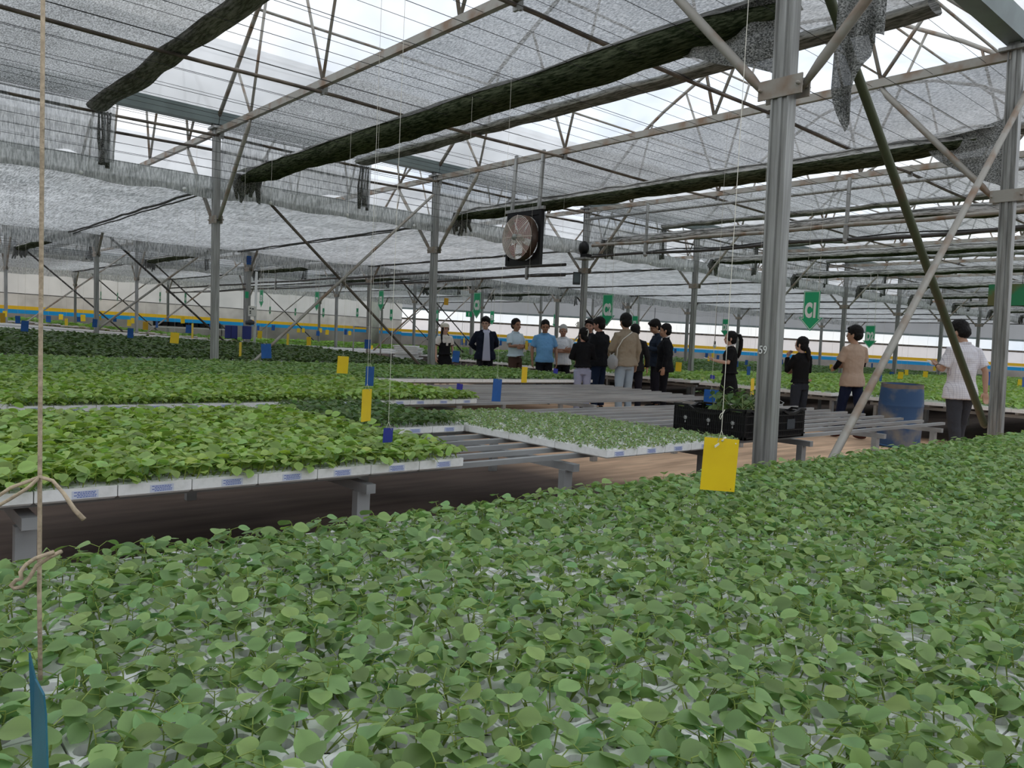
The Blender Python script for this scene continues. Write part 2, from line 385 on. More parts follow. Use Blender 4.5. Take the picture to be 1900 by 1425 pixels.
def post(x, y, lean, label, group=None, pm=None):
    pm = pm or post_meshes(lean)
    t = empty('steel_post', (x, y, terr(x, y)*0), label, 'post', group)
    link('shaft', pm[0], t); link('bracket', pm[1], t)
    for a in pm[2]: link('brace_arm', a, t)
    link('cap_plate', pm[3], t); return t
post(XK(1)-.02, 2.7, .10, 'thick galvanised steel post nearest the viewer, numbered 59, beside the black crate')
post(XK(2), 2.7, .34, 'tall galvanised steel post at the far right behind the man in the white checked shirt')
pm = post_meshes(.07)
names12 = {1: 'grey steel post standing between the dark and mid green beds at left', 2: 'steel post standing beside the woman in the white cap',
           3: 'grey steel post rising behind the black-clad woman, under the fan pipes', 4: 'steel post to the left of the thick nearest post, behind the dark suit',
           5: 'steel post hidden right behind the thick nearest post', 6: 'steel post behind the man in the beige T-shirt', 7: 'steel post between the blue barrel and the slanting struts',
           8: 'steel post seen over the head of the man in the checked shirt', 9: 'distant steel post just left of the rightmost post'}
for k in range(1, 10): post(XK(k), 12.35, 0, names12[k], pm=pm)
for ri, n in ((4, 11), (5, 10), (6, 8)):
    for k in range(1, n+1):
        if not inside(XK(k), ROWS[ri]): continue
        if ri == 4 and k <= 4:
            lab = ['darker steel post, leftmost of the third row', 'dark steel post beside the white switch box', 'black-taped steel post behind the twin white strings', 'steel post under the green C3 sign'][k-1]
            post(XK(k)+(.48 if k == 1 else .2 if k == 2 else 0), 21.7-(.1 if k < 3 else 0), 0, lab, pm=pm)
        else:
            post(XK(k), ROWS[ri], 0, 'thin distant steel post with knee braces in the '+rown[ROWS[ri]], 'distant posts of the '+rown[ROWS[ri]], pm=pm)
# chalked number on the nearest post
def text_mesh(s, size, m, bold=.0, ext=.001, sx=1.0):
    cu = bpy.data.curves.new('t', 'FONT'); cu.body = s; cu.size = size; cu.align_x = 'CENTER'; cu.align_y = 'CENTER'; cu.extrude = ext; cu.offset = bold; cu.resolution_u = 3
    o = bpy.data.objects.new('t', cu); C.objects.link(o); dg = bpy.context.evaluated_depsgraph_get()
    me = bpy.data.meshes.new_from_object(o.evaluated_get(dg)); bpy.data.objects.remove(o); me.materials.clear(); me.materials.append(m)
    for v in me.vertices: v.co.x *= sx
    return me
def face(nrm, up=(0, 0, 1)):
    """rotation whose local +z is nrm and local +y is up"""
    z = Vector(nrm).normalized(); x = Vector(up).cross(z).normalized(); y = z.cross(x); return Matrix((x, y, z)).transposed()
pn = [o for o in C.objects if o.name.startswith('steel_post')][0]
t_ = link('chalk_number', text_mesh('59', .075, sign_white, .0, .0006, .8), pn); t_.matrix_local = Matrix.Translation((.028, -.005, 1.25+.06)) @ face((-1, 0, 0)).to_4x4()
t_.location = (.07-.052, .02, 1.27); t_['label'] = 'chalk number 59'

# diagonal cross braces
def strut(name, a, b, r, m, label, cat, group=None, flat=False):
    mb = MB(); A, B = Vector(a), Vector(b); d = (B-A).normalized()
    mb.tube([A, A+d*.05, B-d*.05, B], [r*.6, r, r, r*.6], 8)
    return tag(mb.build(name, m), label, cat, group)
strut('cross_brace', (4.80, 2.60, .02), (9.02, 2.60, 4.16), .03, galv_rust, 'pale rusty pipe brace leaning up to the right beside the crates', 'brace')
strut('cross_brace', (4.75, 2.80, 4.12), (9.0, 2.80, .60), .036, green_tube, 'dark olive tube brace crossing in front of the man in the checked shirt', 'brace')
strut('cross_brace', (5.0, 12.25, .55), (8.6, 12.25, 3.95), .026, galv_rust, 'pale slanting brace left of the white-capped woman, rising to the right', 'brace')
strut('cross_brace', (5.0, 12.45, 3.72), (8.7, 12.45, .60), .026, rust_pipe, 'dark slanting brace running down to the post by the white-capped woman', 'brace')
for i, (ri, k) in enumerate(((4, 1), (4, 3), (5, 1), (5, 2), (6, 2), (6, 4), (5, 5), (6, 6), (4, 5))):
    y = ROWS[ri]; a, b = XK(k)+.2, XK(k+1)-.2
    nm_ = ['at the far left', 'behind the white strings', 'far left by the wall', 'left of centre', 'left of the green E signs', 'behind the E signs', 'right of the C3 sign', 'beyond the F3 sign', 'beside the F2 sign'][i]
    strut('cross_brace', (a, y-.08, .75), (b, y-.08, 3.95), .028, galv_rust, f'distant thin brace leaning right {nm_} in the {rown[y]}', 'brace', 'distant cross braces')
    strut('cross_brace', (a, y+.08, 3.95), (b, y+.08, .75), .028, dark_pipe, f'distant dark brace leaning left {nm_} in the {rown[y]}', 'brace', 'distant cross braces')

# ceiling pipes running away along the nearest span
for y, z, lab in ((12.30, 4.21, 'rusty pipe under the nets along the second post row'), (8.95, 4.19, 'rusty pipe under the nets in the middle of the nearest span'), (5.36, 4.21, 'rusty pipe under the nets above the nearest bay'),
                  (12.62, 4.05, 'second lower pipe running beside the pipe on the second post row')):
    x0, x1 = (-4, 44) if y != 12.62 else (2.8, 26)
    pts = []; n = 60
    for i in range(n+1):
        x = x0+(x1-x0)*i/n; pts.append((x, y, z-.03*math.sin(((x-.36)/PITCH % 1)*math.pi)))
    mb = MB(); mb.tube(pts, .022, 7); tag(mb.build('ceiling_pipe', rust_pipe), lab, 'pipe')
mbh = MB(); mbh.box((-.03, -.02, -.07), (.03, .02, .10)); mbh.box((-.05, -.03, -.09), (-.02, .03, -.03)); hm = mbh.mesh(galv, 'hanger')
for k in range(1, 8):
    for y, nm in ((12.30, 'second post row'), (8.95, 'middle'), (5.36, 'near side')):
        o = link('pipe_hanger', hm, None, (XK(k)+.06, y, 4.24)); tag(o, f'small steel hanger clip on the {nm} pipe at the {ordn[k-1]} truss', 'pipe hanger', 'pipe hangers')

# support wires
random.seed(3)
def wires(y0, y1, step, z, x0, x1, group, label, rr=.0026):
    y = y0
    while y < y1:
        pts = []; n = 14
        for i in range(n+1): pts.append((x0+(x1-x0)*i/n, y, z+random.uniform(-.012, .012)))
        mb = MB(); mb.tube(pts, rr, 4, cap=False); tag(mb.build('support_wire', wire_m), label, 'wire', group); y += step*random.uniform(.85, 1.15)
wires(2.95, 12.2, .56, 4.235, -3, 50, 'upper net wires of the nearest span', 'thin black wire under the upper silver net of the nearest span')
wires(2.9, 12.2, .62, 3.50, -3, 50, 'lower net wires of the nearest span', 'thin black wire stretched low across the open nearest span')
wires(12.6, 21.5, .62, 3.46, -3, 48, 'net wires of the second span', 'thin black wire under the lower silver net of the second span')
wires(21.9, 31.0, .9, 3.5, 0, 44, 'net wires of the third span', 'thin black wire across the third span', .004)
wires(12.6, 21.5, .8, 4.2, -3, 48, 'upper wires of the second span', 'thin black wire high above the second span\'s lower net', .004)

# ------------------------------------------------------------------ shade nets
rnd = np.random.RandomState(5)
def wavy(seed):
    r = np.random.RandomState(seed); a = r.uniform(.3, 1, 5); p = r.uniform(0, 6.28, 5); f = r.uniform(.5, 3.2, 5)
    return lambda t: float(sum(a[i]*math.sin(f[i]*t+p[i]) for i in range(5))/3)
def upper_net(k, ylo, yhi, xl, label, grp, skirt=True, seed=0):
    x0 = XK(k); w = wavy(seed+k*7); w2 = wavy(seed+k*7+1); w3 = wavy(seed+k*11+2)
    t = empty('shade_net', (x0, ylo, 0), label, 'shade net', grp)
    H = yhi-ylo
    mb = MB(); mb.grid(lambda u, v: (.03+(xl-.05+.05*w(v*H))*u, .06+(H-.12)*v, 4.29-.025*math.sin(u*math.pi)+.012*w2(v*H*2+u*3)), 10, 46)
    mb.build('net_sheet', net_up, t)
    # folded leading edge: a soft pale fold with shade painted into its underside colour
    mb = MB()
    def fn(u, v):
        y = .08+(H-.16)*u; a = v*2*math.pi; cx = xl+.05*w(y); r1 = .15+.03*w3(y*1.7); r2 = .055+.02*w2(y*2.1)
        return (cx+r1*math.cos(a), y, 4.24+r2*math.sin(a)+.012*w(y*3))
    mb.grid(fn, 60, 10)
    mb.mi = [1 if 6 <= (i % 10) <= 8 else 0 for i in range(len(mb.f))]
    mb.build('folded_edge', [net_lit, net_fold] if k else [net_fold, net_fold], t)
    if skirt:
        mb = MB()
        def fs(u, v):
            x = .06+(xl+.15)*u; drop = .66+.07*w2(x*3)+.10*math.sin(x*5+k)*.4
            return (x, H-.02+.02*math.sin(x*26)*v+.015*math.sin(x*9), 4.30-(drop+.1)*v)
        mb.grid(fs, 50, 8); mb.build('net_skirt', net_skirt, t)
        mb = MB()
        for j in range(5):
            xx = xl+.0+.035*j; pts = [(xx+random.uniform(-.01, .01), H-.04+random.uniform(-.03, .03), 4.2), (xx+random.uniform(-.03, .03), H+random.uniform(-.05, .05), 3.85), (xx+random.uniform(-.05, .05), H+random.uniform(-.06, .06), 3.42+random.uniform(0, .12))]
            mb.tube(pts, [.012, .022, .032], 6)
        mb.build('gathered_end', net_flap, t)
    return t
net_fold = net_mat('net_fold_shade', (.32, .32, .30), (.10, .105, .09), .0, scale=40, trl=.2)
for k in range(0, 12):
    upper_net(k, 2.75, 12.3, 2.5 if k < 2 else 2.62, 'upper silver net of the nearest span, '+('leftmost one overhead' if k == 0 else f'{ordn[k]} one from the left'), 'upper shade nets of the nearest span', seed=3)
for ri, ks in ((4, range(1, 9)), (5, range(1, 8))):
    for k in ks:
        if not inside(XK(k)+2.6, ROWS[ri+1]-.1): continue
        upper_net(k, ROWS[ri]+.1, ROWS[ri+1]-.1, 2.5, 'small far silver net high in the '+('third' if ri == 4 else 'fourth')+' span', 'upper shade nets of the '+('third' if ri == 4 else 'fourth')+' span', skirt=(ri == 4), seed=50+ri)

def lower_roll(x, ylo, yhi, label, grp, seed, r=.17, flap=False, z=3.66, lo_=76, hi_=178):
    w = wavy(seed); w2 = wavy(seed+1); w3 = wavy(seed+2); H = yhi-ylo
    t = empty('net_roll', (x, ylo, z), label, 'rolled net', grp)
    mb = MB(); nv = 14
    def fn(u, v):
        y = H*u; a = v*2*math.pi; taper = min(1, .45+u*8, .45+(1-u)*8)
        rx = r*(1.05+.12*w(y))*taper; rz = r*(.60+.16*w2(y*1.6))*taper
        return (rx*math.cos(a)+.03*w3(y), y, rz*math.sin(a)-(.03*abs(w2(y*2.7)) if math.sin(a) < 0 else 0)-r*.5)
    mb.grid(fn, 70, nv); mb.mi = [1 if lo_ <= (i % nv)*360/nv < hi_ else 0 for i in range(len(mb.f))]; mb.build('folded_net', [net_shaded, net_lit], t)  # two-sided net; its top-lit and shaded look is put into face colours
    mb = MB()
    def f2(u, v):
        y = H*u; q = v*2-1; rx = r*(1.08+.12*w(y))
        return (rx*q+.03*w3(y), y, .020+.015*w(y*3+v)-.035*abs(q)**2.2-(.035 if v in (0, 1) else 0)*abs(w2(y*2)))
    mb.grid(f2, 70, 8); mb.build('lit_silver_top', net_lit, t)
    mb = MB()     # tattered end hanging at the far post
    for j in range(9):
        xx = -.12+.045*j; pts = [(xx, H-.1, -.05), (xx+random.uniform(-.03, .03), H-.02, -.2), (xx+random.uniform(-.06, .08), H+random.uniform(-.06, .05), -.30-random.uniform(0, .16))]
        mb.tube(pts, [.04, .04, .02], 6)
    mb.build('ragged_end', net_flap, t)
    return t
for k in range(1, 11):
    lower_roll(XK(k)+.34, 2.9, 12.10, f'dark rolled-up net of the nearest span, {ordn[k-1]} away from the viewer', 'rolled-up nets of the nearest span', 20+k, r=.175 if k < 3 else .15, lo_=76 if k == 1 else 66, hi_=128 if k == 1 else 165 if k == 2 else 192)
for k in range(0, 7):
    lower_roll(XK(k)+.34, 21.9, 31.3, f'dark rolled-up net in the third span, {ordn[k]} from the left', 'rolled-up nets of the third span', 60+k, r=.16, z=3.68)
# loose flaps hanging from the near ends of the first two rolls
def drape(name, pts_top, depth, m, label, seed, folds=7, amp=.03):
    w = wavy(seed); A, B = Vector(pts_top[0]), Vector(pts_top[1]); d = B-A; nrm = Vector((d.y, -d.x, 0)).normalized(); mb = MB()
    def fn(u, v):
        p = A.lerp(B, u); dp = depth(u); q = p+nrm*(amp*math.sin(u*folds*6.28+w(u*5))*(.3+v))+Vector((0, 0, -dp*v)); return tuple(q)
    mb.grid(fn, 40, 12); return tag(mb.build(name, m), label, 'net flap')
drape('net_flap', ((4.86, 4.1, 3.60), (4.80, 2.86, 3.74)), lambda u: .08+.62*max(0, u-.15)**.9, net_flap, 'loose dark net flap hanging left of the thick nearest post', 4, 3, .04)
drape('net_flap', ((4.98, 2.60, 3.9), (5.02, 2.30, 3.9)), lambda u: .62+.55*(1-abs(u-.25)*2)*(u < .7), net_flap, 'crumpled net bundle hanging right of the thick nearest post', 9, 2.5, .06)
drape('net_flap', ((8.95, 3.55, 3.60), (8.9, 2.80, 3.72)), lambda u: .05+.62*u**.7, net_flap, 'triangular net flap hanging beside the rightmost post', 14, 2.5, .03)

# lower nets drawn across the second and fourth spans
def lower_net(k, ylo, yhi, z, label, grp, seed):
    x0 = XK(k); H = yhi-ylo; w = wavy(seed); w2 = wavy(seed+3); t = empty('shade_net', (x0, ylo, z), label, 'shade net', grp)
    mb = MB(); mb.grid(lambda u, v: (PITCH*u, H*v, -.05*math.sin(u*math.pi)+.02*w(v*H*1.5+u*4)), 12, 30); mb.build('net_sheet', net_lo, t)
    mb = MB()
    mb.tube([(PITCH-.12+.02*w(v*H/20*1.3), H*v/20, -.04+.015*w2(v*H/20*2)) for v in range(21)], .020, 6); mb.tube([(PITCH-.03, H*v/20, -.05+.02*w(v*2)) for v in range(21)], .013, 6)
    mb.build('seam', seam_m, t)
    mb = MB()
    def fs(u, v):
        x = PITCH*u; drop = .15+.04*w2(x*2.3); return (x, -.03-.02*math.sin(x*23)*v, .16-(.16+drop)*v)
    mb.grid(fs, 40, 6); mb.build('edge_band', net_band, t)
    mb = MB()
    def f3(u, v):
        x = PITCH*u; drop = .34+.05*w(x*2.9); return (x, H+.02*math.sin(x*21)*v, .02-drop*v)
    mb.grid(f3, 40, 5); mb.build('edge_band', net_skirt, t)
    mb = MB()
    for q in range(3):
        mb = MB(); mb.tube([(.9+q*1.4, -.06, -.10), (.9+q*1.4, -.075, -.10)], .028, 8); mb.build('clip_button', sign_white, t)
seam_m = mat('net_seam', (.10, .10, .095), .8)
net_band = net_mat('net_edge_band', (.70, .72, .71), (.30, .32, .31), .08, scale=45, stretch=(1, 1, .15))
for k in range(-1, 11):
    lower_net(k, 12.40, 21.55, 3.42, f'pale silver shade net drawn flat over the second span, {"leftmost piece" if k < 1 else ordn[k-1]+" bay from the left"}' if k != 0 else 'pale silver shade net drawn flat over the second span, next to the leftmost piece', 'lower nets of the second span', 80+k)
for k in range(0, 8):
    if not inside(XK(k+1)+.3, 41): continue
    lower_net(k, 31.6, 41.0, 3.55, 'far pale silver net drawn flat over the fourth span', 'lower nets of the fourth span', 120+k)

# ------------------------------------------------------------------ irrigation pipes hung across the spans
def hung_pipes(x, y0, y1, z, label, m1, m2, hangers, top=4.2):
    t = empty('irrigation_line', (x, y0, z), label, 'irrigation line')
    mb = MB(); mb.tube([(0, (y1-y0)*i/20, .012*math.sin(i*1.7)) for i in range(21)], .035, 8); mb.build('upper_pipe', m1, t)
    mb = MB(); mb.tube([(.0, (y1-y0)*i/20, -.24+.02*math.sin(i*1.1)) for i in range(21)], .028, 8); mb.build('lower_pipe', m2, t)
    mb = MB(); mb.tube([(.02, (y1-y0)*i/30, -.20+.02*math.sin(i*1.3)) for i in range(31)], .012, 5); mb.build('cable', wire_m, t)
    for y in hangers:
        mb = MB(); mb.box((-.03, y-y0-.035, -.26), (.03, y-y0+.035, .05)); mb.box((-.012, y-y0-.03, .05), (.012, y-y0+.03, top-z)); mb.ell((0, y-y0, -.26), (.045, .05, .05), 8, 6); mb.build('hanger', galv, t)
hung_pipes(XK(3)-.25, -2, 11.9, 3.42, 'pale and dark irrigation pipes crossing the nearest span before the third truss', galv_rust, dark_pipe, (2, 6.2, 10.4))
hung_pipes(XK(3)-.25, 12.7, 40, 3.05, 'pair of dark irrigation pipes running left of the fan under the pale nets', dark_pipe, dark_pipe, (14, 18, 23, 28, 34), 3.36)
mb = MB(); mb.tube([(XK(3)-.1, 2.7, 4.05), (XK(3)-.1, 12.3, 4.05)], .03, 8); tag(mb.build('ceiling_pipe', galv), 'bright pipe just under the third truss chord', 'pipe')
t = empty('pipe_motor', (XK(3)-.2, 12.2, 3.4), 'black motor clamped to the post at the end of the irrigation pipes', 'motor')
mb = MB(); mb.ell((0, 0, 0), (.12, .12, .16)); mb.box((-.1, -.16, -.22), (.1, .0, -.14)); mb.build('housing', black_plastic, t)
mb = MB(); mb.box((-.15, -.2, -.26), (.15, .14, -.22)); mb.build('mount_plate', galv, t)

# ------------------------------------------------------------------ exhaust fan
t = empty('exhaust_fan', (8.62, 9.68, 2.95), 'black square circulation fan with wire guard hanging from the truss', 'fan')
mb = MB()
for a, b in (((-.02, -.42, -.44), (.05, .42, -.36)), ((-.02, -.42, .36), (.05, .42, .44)), ((-.02, -.42, -.36), (.05, -.36, .36)), ((-.02, .36, -.36), (.05, .42, .36))): mb.box(a, b)
n = 40
def plate(u, v):
    a = 2*math.pi*u; c, s_ = math.cos(a), math.sin(a); k = 1/max(abs(c), abs(s_)); r = .37+(k*.40-.37)*v
    return (0, c*r, s_*r)
mb.grid(plate, 80, 2); mb.build('housing', black_plastic, t)
mb = MB(); mb.grid(lambda u, v: (-.02-.14*v, math.cos(2*math.pi*u)*(.37-.01*v), math.sin(2*math.pi*u)*(.37-.01*v)), 40, 3)
mb.build('drum', mat('drum_brown_black', (.02, .018, .017), .35, .1, col2=(.12, .07, .045), scale=1.8, spec=.5), t)
guard = MB()
for r in np.linspace(.045, .35, 15):
    x = -.20+.04*(r/.35)**2
    guard.tube([(x, math.cos(a)*r, math.sin(a)*r) for a in np.linspace(0, 2*math.pi, 33)], .0045, 5, cap=False)
for a in range(8):
    a = a*math.pi/4; guard.tube([(-.205, math.cos(a)*.04, math.sin(a)*.04), (-.19, math.cos(a)*.2, math.sin(a)*.2), (-.155, math.cos(a)*.365, math.sin(a)*.365)], .006, 5)
guard.build('wire_guard', mat('guard_wire', (.80, .72, .66), .4, .0), t)
bm_ = mat('fan_blade_red', (.35, .09, .10), .45)
for j in range(5):
    a = j*2*math.pi/5+.4; mb = MB()
    def fb(u, v):
        r = .06+.27*u; th = a+(v-.5)*(.5+.55*u); return (-.08+.07*(v-.5), math.cos(th)*r, math.sin(th)*r)
    mb.grid(fb, 6, 4); mb.build('blade', bm_, t)
mb = MB(); mb.tube([(-.22, 0, 0), (.0, 0, 0)], .05, 14); mb.build('hub', mat('hub_grey', (.3, .32, .3), .4), t)
for s in (-1, 1):
    mb = MB(); mb.prism((.0, s*.33, .40), (.05, s*.33, 1.40), [(-.028, -.02), (.028, -.02), (.028, .02), (-.028, .02)], up=(1, 0, 0)); mb.build('hanging_bar', galv, t)
mb = MB(); mb.box((-.03, -.46, .44), (.03, .46, .49)); mb.build('crossbar', galv, t)

# ------------------------------------------------------------------ benches
DECK = .575
def bench(name_label, x0, x1, y0, ny, label, group=None, follow=False, legs=True, slat_ends=None, dx=2.12, xleg0=None):
    """steel roller bench: ny slats 0.25 m apart on cross rails and legs"""
    t = empty('grow_bench', (x0, y0, 0), label, 'bench', group); Lx = x1-x0
    sp = [(-.02, -.028), (.02, -.028), (.02, 0), (-.02, 0)]
    seg = 1 if not follow else 8
    for j in range(ny):
        y = .15+j*.24; e = Lx+(slat_ends*(j/(ny-1)) if slat_ends else 0); mb = MB()
        for q in range(seg):
            a, b = e*q/seg, e*(q+1)/seg
            mb.prism((a, y, DECK+(terr(x0+a, y0+y) if follow else 0)), (b, y, DECK+(terr(x0+b, y0+y) if follow else 0)), sp)
        mb.build('slat', bench_steel, t)
    W = .15+(ny-1)*.24
    x = (xleg0 if xleg0 is not None else .5)
    while x < Lx-.05:
        z = terr(x0+x, y0) if follow else 0
        mb = MB(); mb.prism((x, .03, DECK-.045+z), (x, W+.03, DECK-.045+z), [(-.025, -.045), (.025, -.045), (.025, 0), (-.025, 0)]); mb.build('cross_rail', bench_steel, t)
        for y in (.12, W-.06):
            mb = MB(); mb.prism((x, y, z), (x, y, DECK-.09+z), [(-.035, -.025), (.035, -.025), (.035, .025), (-.035, .025), (-.03, .012), (-.01, .012), (-.01, -.012), (-.03, -.012)][:4], up=(0, 1, 0))
            mb.build('leg', bench_steel, t)
        x += dx
    return t
bench('b', -1.2, 10.2, -.60, 11, 'steel bench nearest the viewer, hidden under the leafy foreground trays', dx=2.1, xleg0=1.3)
bench('b', -2.2, 9.42, 3.20, 11, 'steel slatted bench just across the first aisle, half empty beside the crates', slat_ends=.35, dx=1.42, xleg0=2.75)
bench('b', -.5, 9.72, 6.38, 12, 'steel slatted bench in the middle, empty to the right in front of the group', slat_ends=.5, dx=2.1, xleg0=1.2)
bench('b', 1.2, 10.45, 9.62, 11, 'steel bench full of seedlings directly in front of the men with crossed arms', dx=2.1, xleg0=.9)

# ------------------------------------------------------------------ foam trays
TW, TD, TH = .28, .45, .05; NX, NY = 6, 9
def tray_mesh(lod=0):
    mb = MB(); mb.m = 0; x0, y0 = .002, .002; w, d = TW-.004, TD-.004; b = .008
    # body with bevelled lower edges
    mb.add([(x0+b, y0+b, 0), (x0+w-b, y0+b, 0), (x0+w-b, y0+d-b, 0), (x0+b, y0+d-b, 0), (x0, y0, b), (x0+w, y0, b), (x0+w, y0+d, b), (x0, y0+d, b), (x0, y0, TH), (x0+w, y0, TH), (x0+w, y0+d, TH), (x0, y0+d, TH)],
           [(3, 2, 1, 0), (0, 1, 5, 4), (1, 2, 6, 5), (2, 3, 7, 6), (3, 0, 4, 7), (4, 5, 9, 8), (5, 6, 10, 9), (6, 7, 11, 10), (7, 4, 8, 11)])
    if lod:
        mb.add([(x0, y0, TH), (x0+w, y0, TH), (x0+w, y0+d, TH), (x0, y0+d, TH)], [(0, 1, 2, 3)]); return mb.mesh([foam, soil], 'seedling_tray')
    cx, cy = w/NX, d/NY; q = 12
    for i in range(NX):
        for j in range(NY):
            X, Y = x0+cx*(i+.5), y0+cy*(j+.5); r = .0192; sq = []; ring = []; low = []
            for k in range(q):
                a = 2*math.pi*k/q+math.pi/q; c, s = math.cos(a), math.sin(a); m_ = max(abs(c), abs(s))
                sq.append((X+c/m_*cx/2, Y+s/m_*cy/2, TH)); ring.append((X+c*r, Y+s*r, TH)); low.append((X+c*r*.85, Y+s*r*.85, TH-.016))
            mb.m = 0; mb.add(sq+ring, [(k, (k+1) % q, q+(k+1) % q, q+k) for k in range(q)])
            mb.m = 0; mb.add(ring+low, [(k, (k+1) % q, q+(k+1) % q, q+k) for k in range(q)])
            mb.m = 1; mb.add(low, [tuple(range(q))])
    return mb.mesh([foam, soil], 'seedling_tray')
tray_hi, tray_lo = tray_mesh(), tray_mesh(1)

LEAF_T = {}
def leaf_template(rows, across):
    """ovate blade along +x, unit length; returns verts (n,3), faces"""
    u = np.linspace(0, 1, rows); w = np.array([.04, .26, .38, .42, .39, .27, .03]) if rows == 7 else np.array([.05, .30, .41, .40, .27, .02]) if rows == 6 else (np.array([.06, .41, .38, .05]) if rows == 4 else np.array([.12, .42, .05]))
    vs, fs = [], []
    for i in range(rows):
        for j in range(across):
            v = (j/(across-1)-.5)*2; vs.append((u[i], v*w[i], 0))
    for i in range(rows-1):
        for j in range(across-1): fs.append((i*across+j, i*across+j+1, (i+1)*across+j+1, (i+1)*across+j))
    return np.array(vs, float), np.array(fs)
def foliage(name, pts, rng, m, leaf=(.034, .046), n=(3, 4), stem=(.03, .05), pet=(.015, .03), droop=(-.1, .5), rows=6, across=3, wid=1.0, tint=(.64, 1.36), stems=True, warm=.045, up=.35, coty=False):
    """one mesh of seedlings standing at pts"""
    T, Fq = leaf_template(rows, across); pts = np.asarray(pts, float)
    cnt = rng.integers(n[0], n[1]+1, len(pts)); idx = np.repeat(np.arange(len(pts)), cnt); N_ = len(idx)
    first = np.concatenate([[0], np.cumsum(cnt)[:-1]]); order = np.arange(N_)-np.repeat(first, cnt)
    yaw = np.repeat(rng.uniform(0, 6.28, len(pts)), cnt)+order*2.4+rng.normal(0, .25, N_)
    hs = np.repeat(rng.uniform(*stem, len(pts)), cnt)*(1-.12*order+rng.normal(0, .06, N_)); sz = rng.uniform(*leaf, N_)*np.where(order > 1, .85, 1)
    lean = np.repeat(rng.normal(0, .012, (len(pts), 2)), cnt, axis=0)
    pl = rng.uniform(*pet, N_); el = rng.uniform(up-.25, up+.3, N_)
    pd = np.stack([np.cos(yaw)*np.cos(el), np.sin(yaw)*np.cos(el), np.sin(el)], 1)
    P0 = pts[idx]; top = P0+np.concatenate([lean, hs[:, None]], 1); base = top+pd*pl[:, None]
    pit = rng.uniform(*droop, N_); roll = rng.normal(0, .35, N_); curl = rng.uniform(.05, .35, N_); fold = rng.uniform(-.05, .30, N_)
    loc = np.repeat(T[None], N_, 0).copy(); loc[:, :, 1] *= wid*rng.uniform(.85, 1.12, N_)[:, None]
    loc[:, :, 2] = -curl[:, None]*loc[:, :, 0]**2+fold[:, None]*np.abs(loc[:, :, 1])+rng.normal(0, .012, loc[:, :, 2].shape)
    loc *= sz[:, None, None]
    cr_, sr = np.cos(roll)[:, None], np.sin(roll)[:, None]; y, z = loc[:, :, 1], loc[:, :, 2]; loc[:, :, 1], loc[:, :, 2] = y*cr_-z*sr, y*sr+z*cr_
    cp, sp = np.cos(pit)[:, None], np.sin(pit)[:, None]; x, z = loc[:, :, 0].copy(), loc[:, :, 2].copy(); loc[:, :, 0], loc[:, :, 2] = x*cp+z*sp, -x*sp+z*cp
    cy, sy = np.cos(yaw)[:, None], np.sin(yaw)[:, None]; x, y = loc[:, :, 0].copy(), loc[:, :, 1].copy(); loc[:, :, 0], loc[:, :, 1] = x*cy-y*sy, x*sy+y*cy
    V = (loc+base[:, None, :]); k = T.shape[0]
    br = rng.uniform(*tint, N_); hue = rng.normal(0, warm, N_)
    col = np.stack([br*(1+hue*1.4), br, br*(1-hue), np.ones(N_)], 1)
    colv = np.repeat(col[:, None, :], k, 1); c_ = np.arange(k) % across
    edge = np.where(c_ == across//2, .90 if across > 2 else 1, 1.06)*1.0; colv[:, :, :3] *= edge[None, :, None]
    Vs = [V.reshape(-1, 3)]; Fs = [(Fq[None]+(np.arange(N_)*k)[:, None, None]).reshape(-1, 4)]; Cs = [colv.reshape(-1, 4)]; off = N_*k
    if stems:
        for A, B, r in ((P0, top, .0011), (top, base, .0010)):
            d = B-A; s_ = np.cross(d, [0.3, .2, 1.0]); s_ /= np.linalg.norm(s_, axis=1)[:, None]+1e-9; q_ = np.cross(d, s_); q_ /= np.linalg.norm(q_, axis=1)[:, None]+1e-9
            ring = [s_*r, (-.5*s_+.87*q_)*r, (-.5*s_-.87*q_)*r]
            vv = np.stack([A+ring[0], A+ring[1], A+ring[2], B+ring[0], B+ring[1], B+ring[2]], 1); nn = len(vv)
            f3 = np.array([(0, 1, 4, 3), (1, 2, 5, 4), (2, 0, 3, 5)]); Vs.append(vv.reshape(-1, 3)); Fs.append((f3[None]+(off+np.arange(nn)*6)[:, None, None]).reshape(-1, 4)); off += nn*6
            Cs.append(np.tile(np.array([1.5, 1.25, .9, 1]), (nn*6, 1)))
    V = np.concatenate(Vs); Fm = np.concatenate(Fs); Cc = np.concatenate(Cs)
    me = bpy.data.meshes.new(name); me.vertices.add(len(V)); me.vertices.foreach_set('co', V.astype(np.float32).ravel())
    me.loops.add(len(Fm)*4); me.loops.foreach_set('vertex_index', Fm.astype(np.int32).ravel())
    me.polygons.add(len(Fm)); me.polygons.foreach_set('loop_start', np.arange(0, len(Fm)*4, 4, dtype=np.int32))
    me.polygons.foreach_set('use_smooth', np.ones(len(Fm), bool)); me.update(calc_edges=True)
    ca = me.color_attributes.new('tint', 'FLOAT_COLOR', 'POINT'); ca.data.foreach_set('color', Cc.astype(np.float32).ravel())
    me.materials.append(m); return me

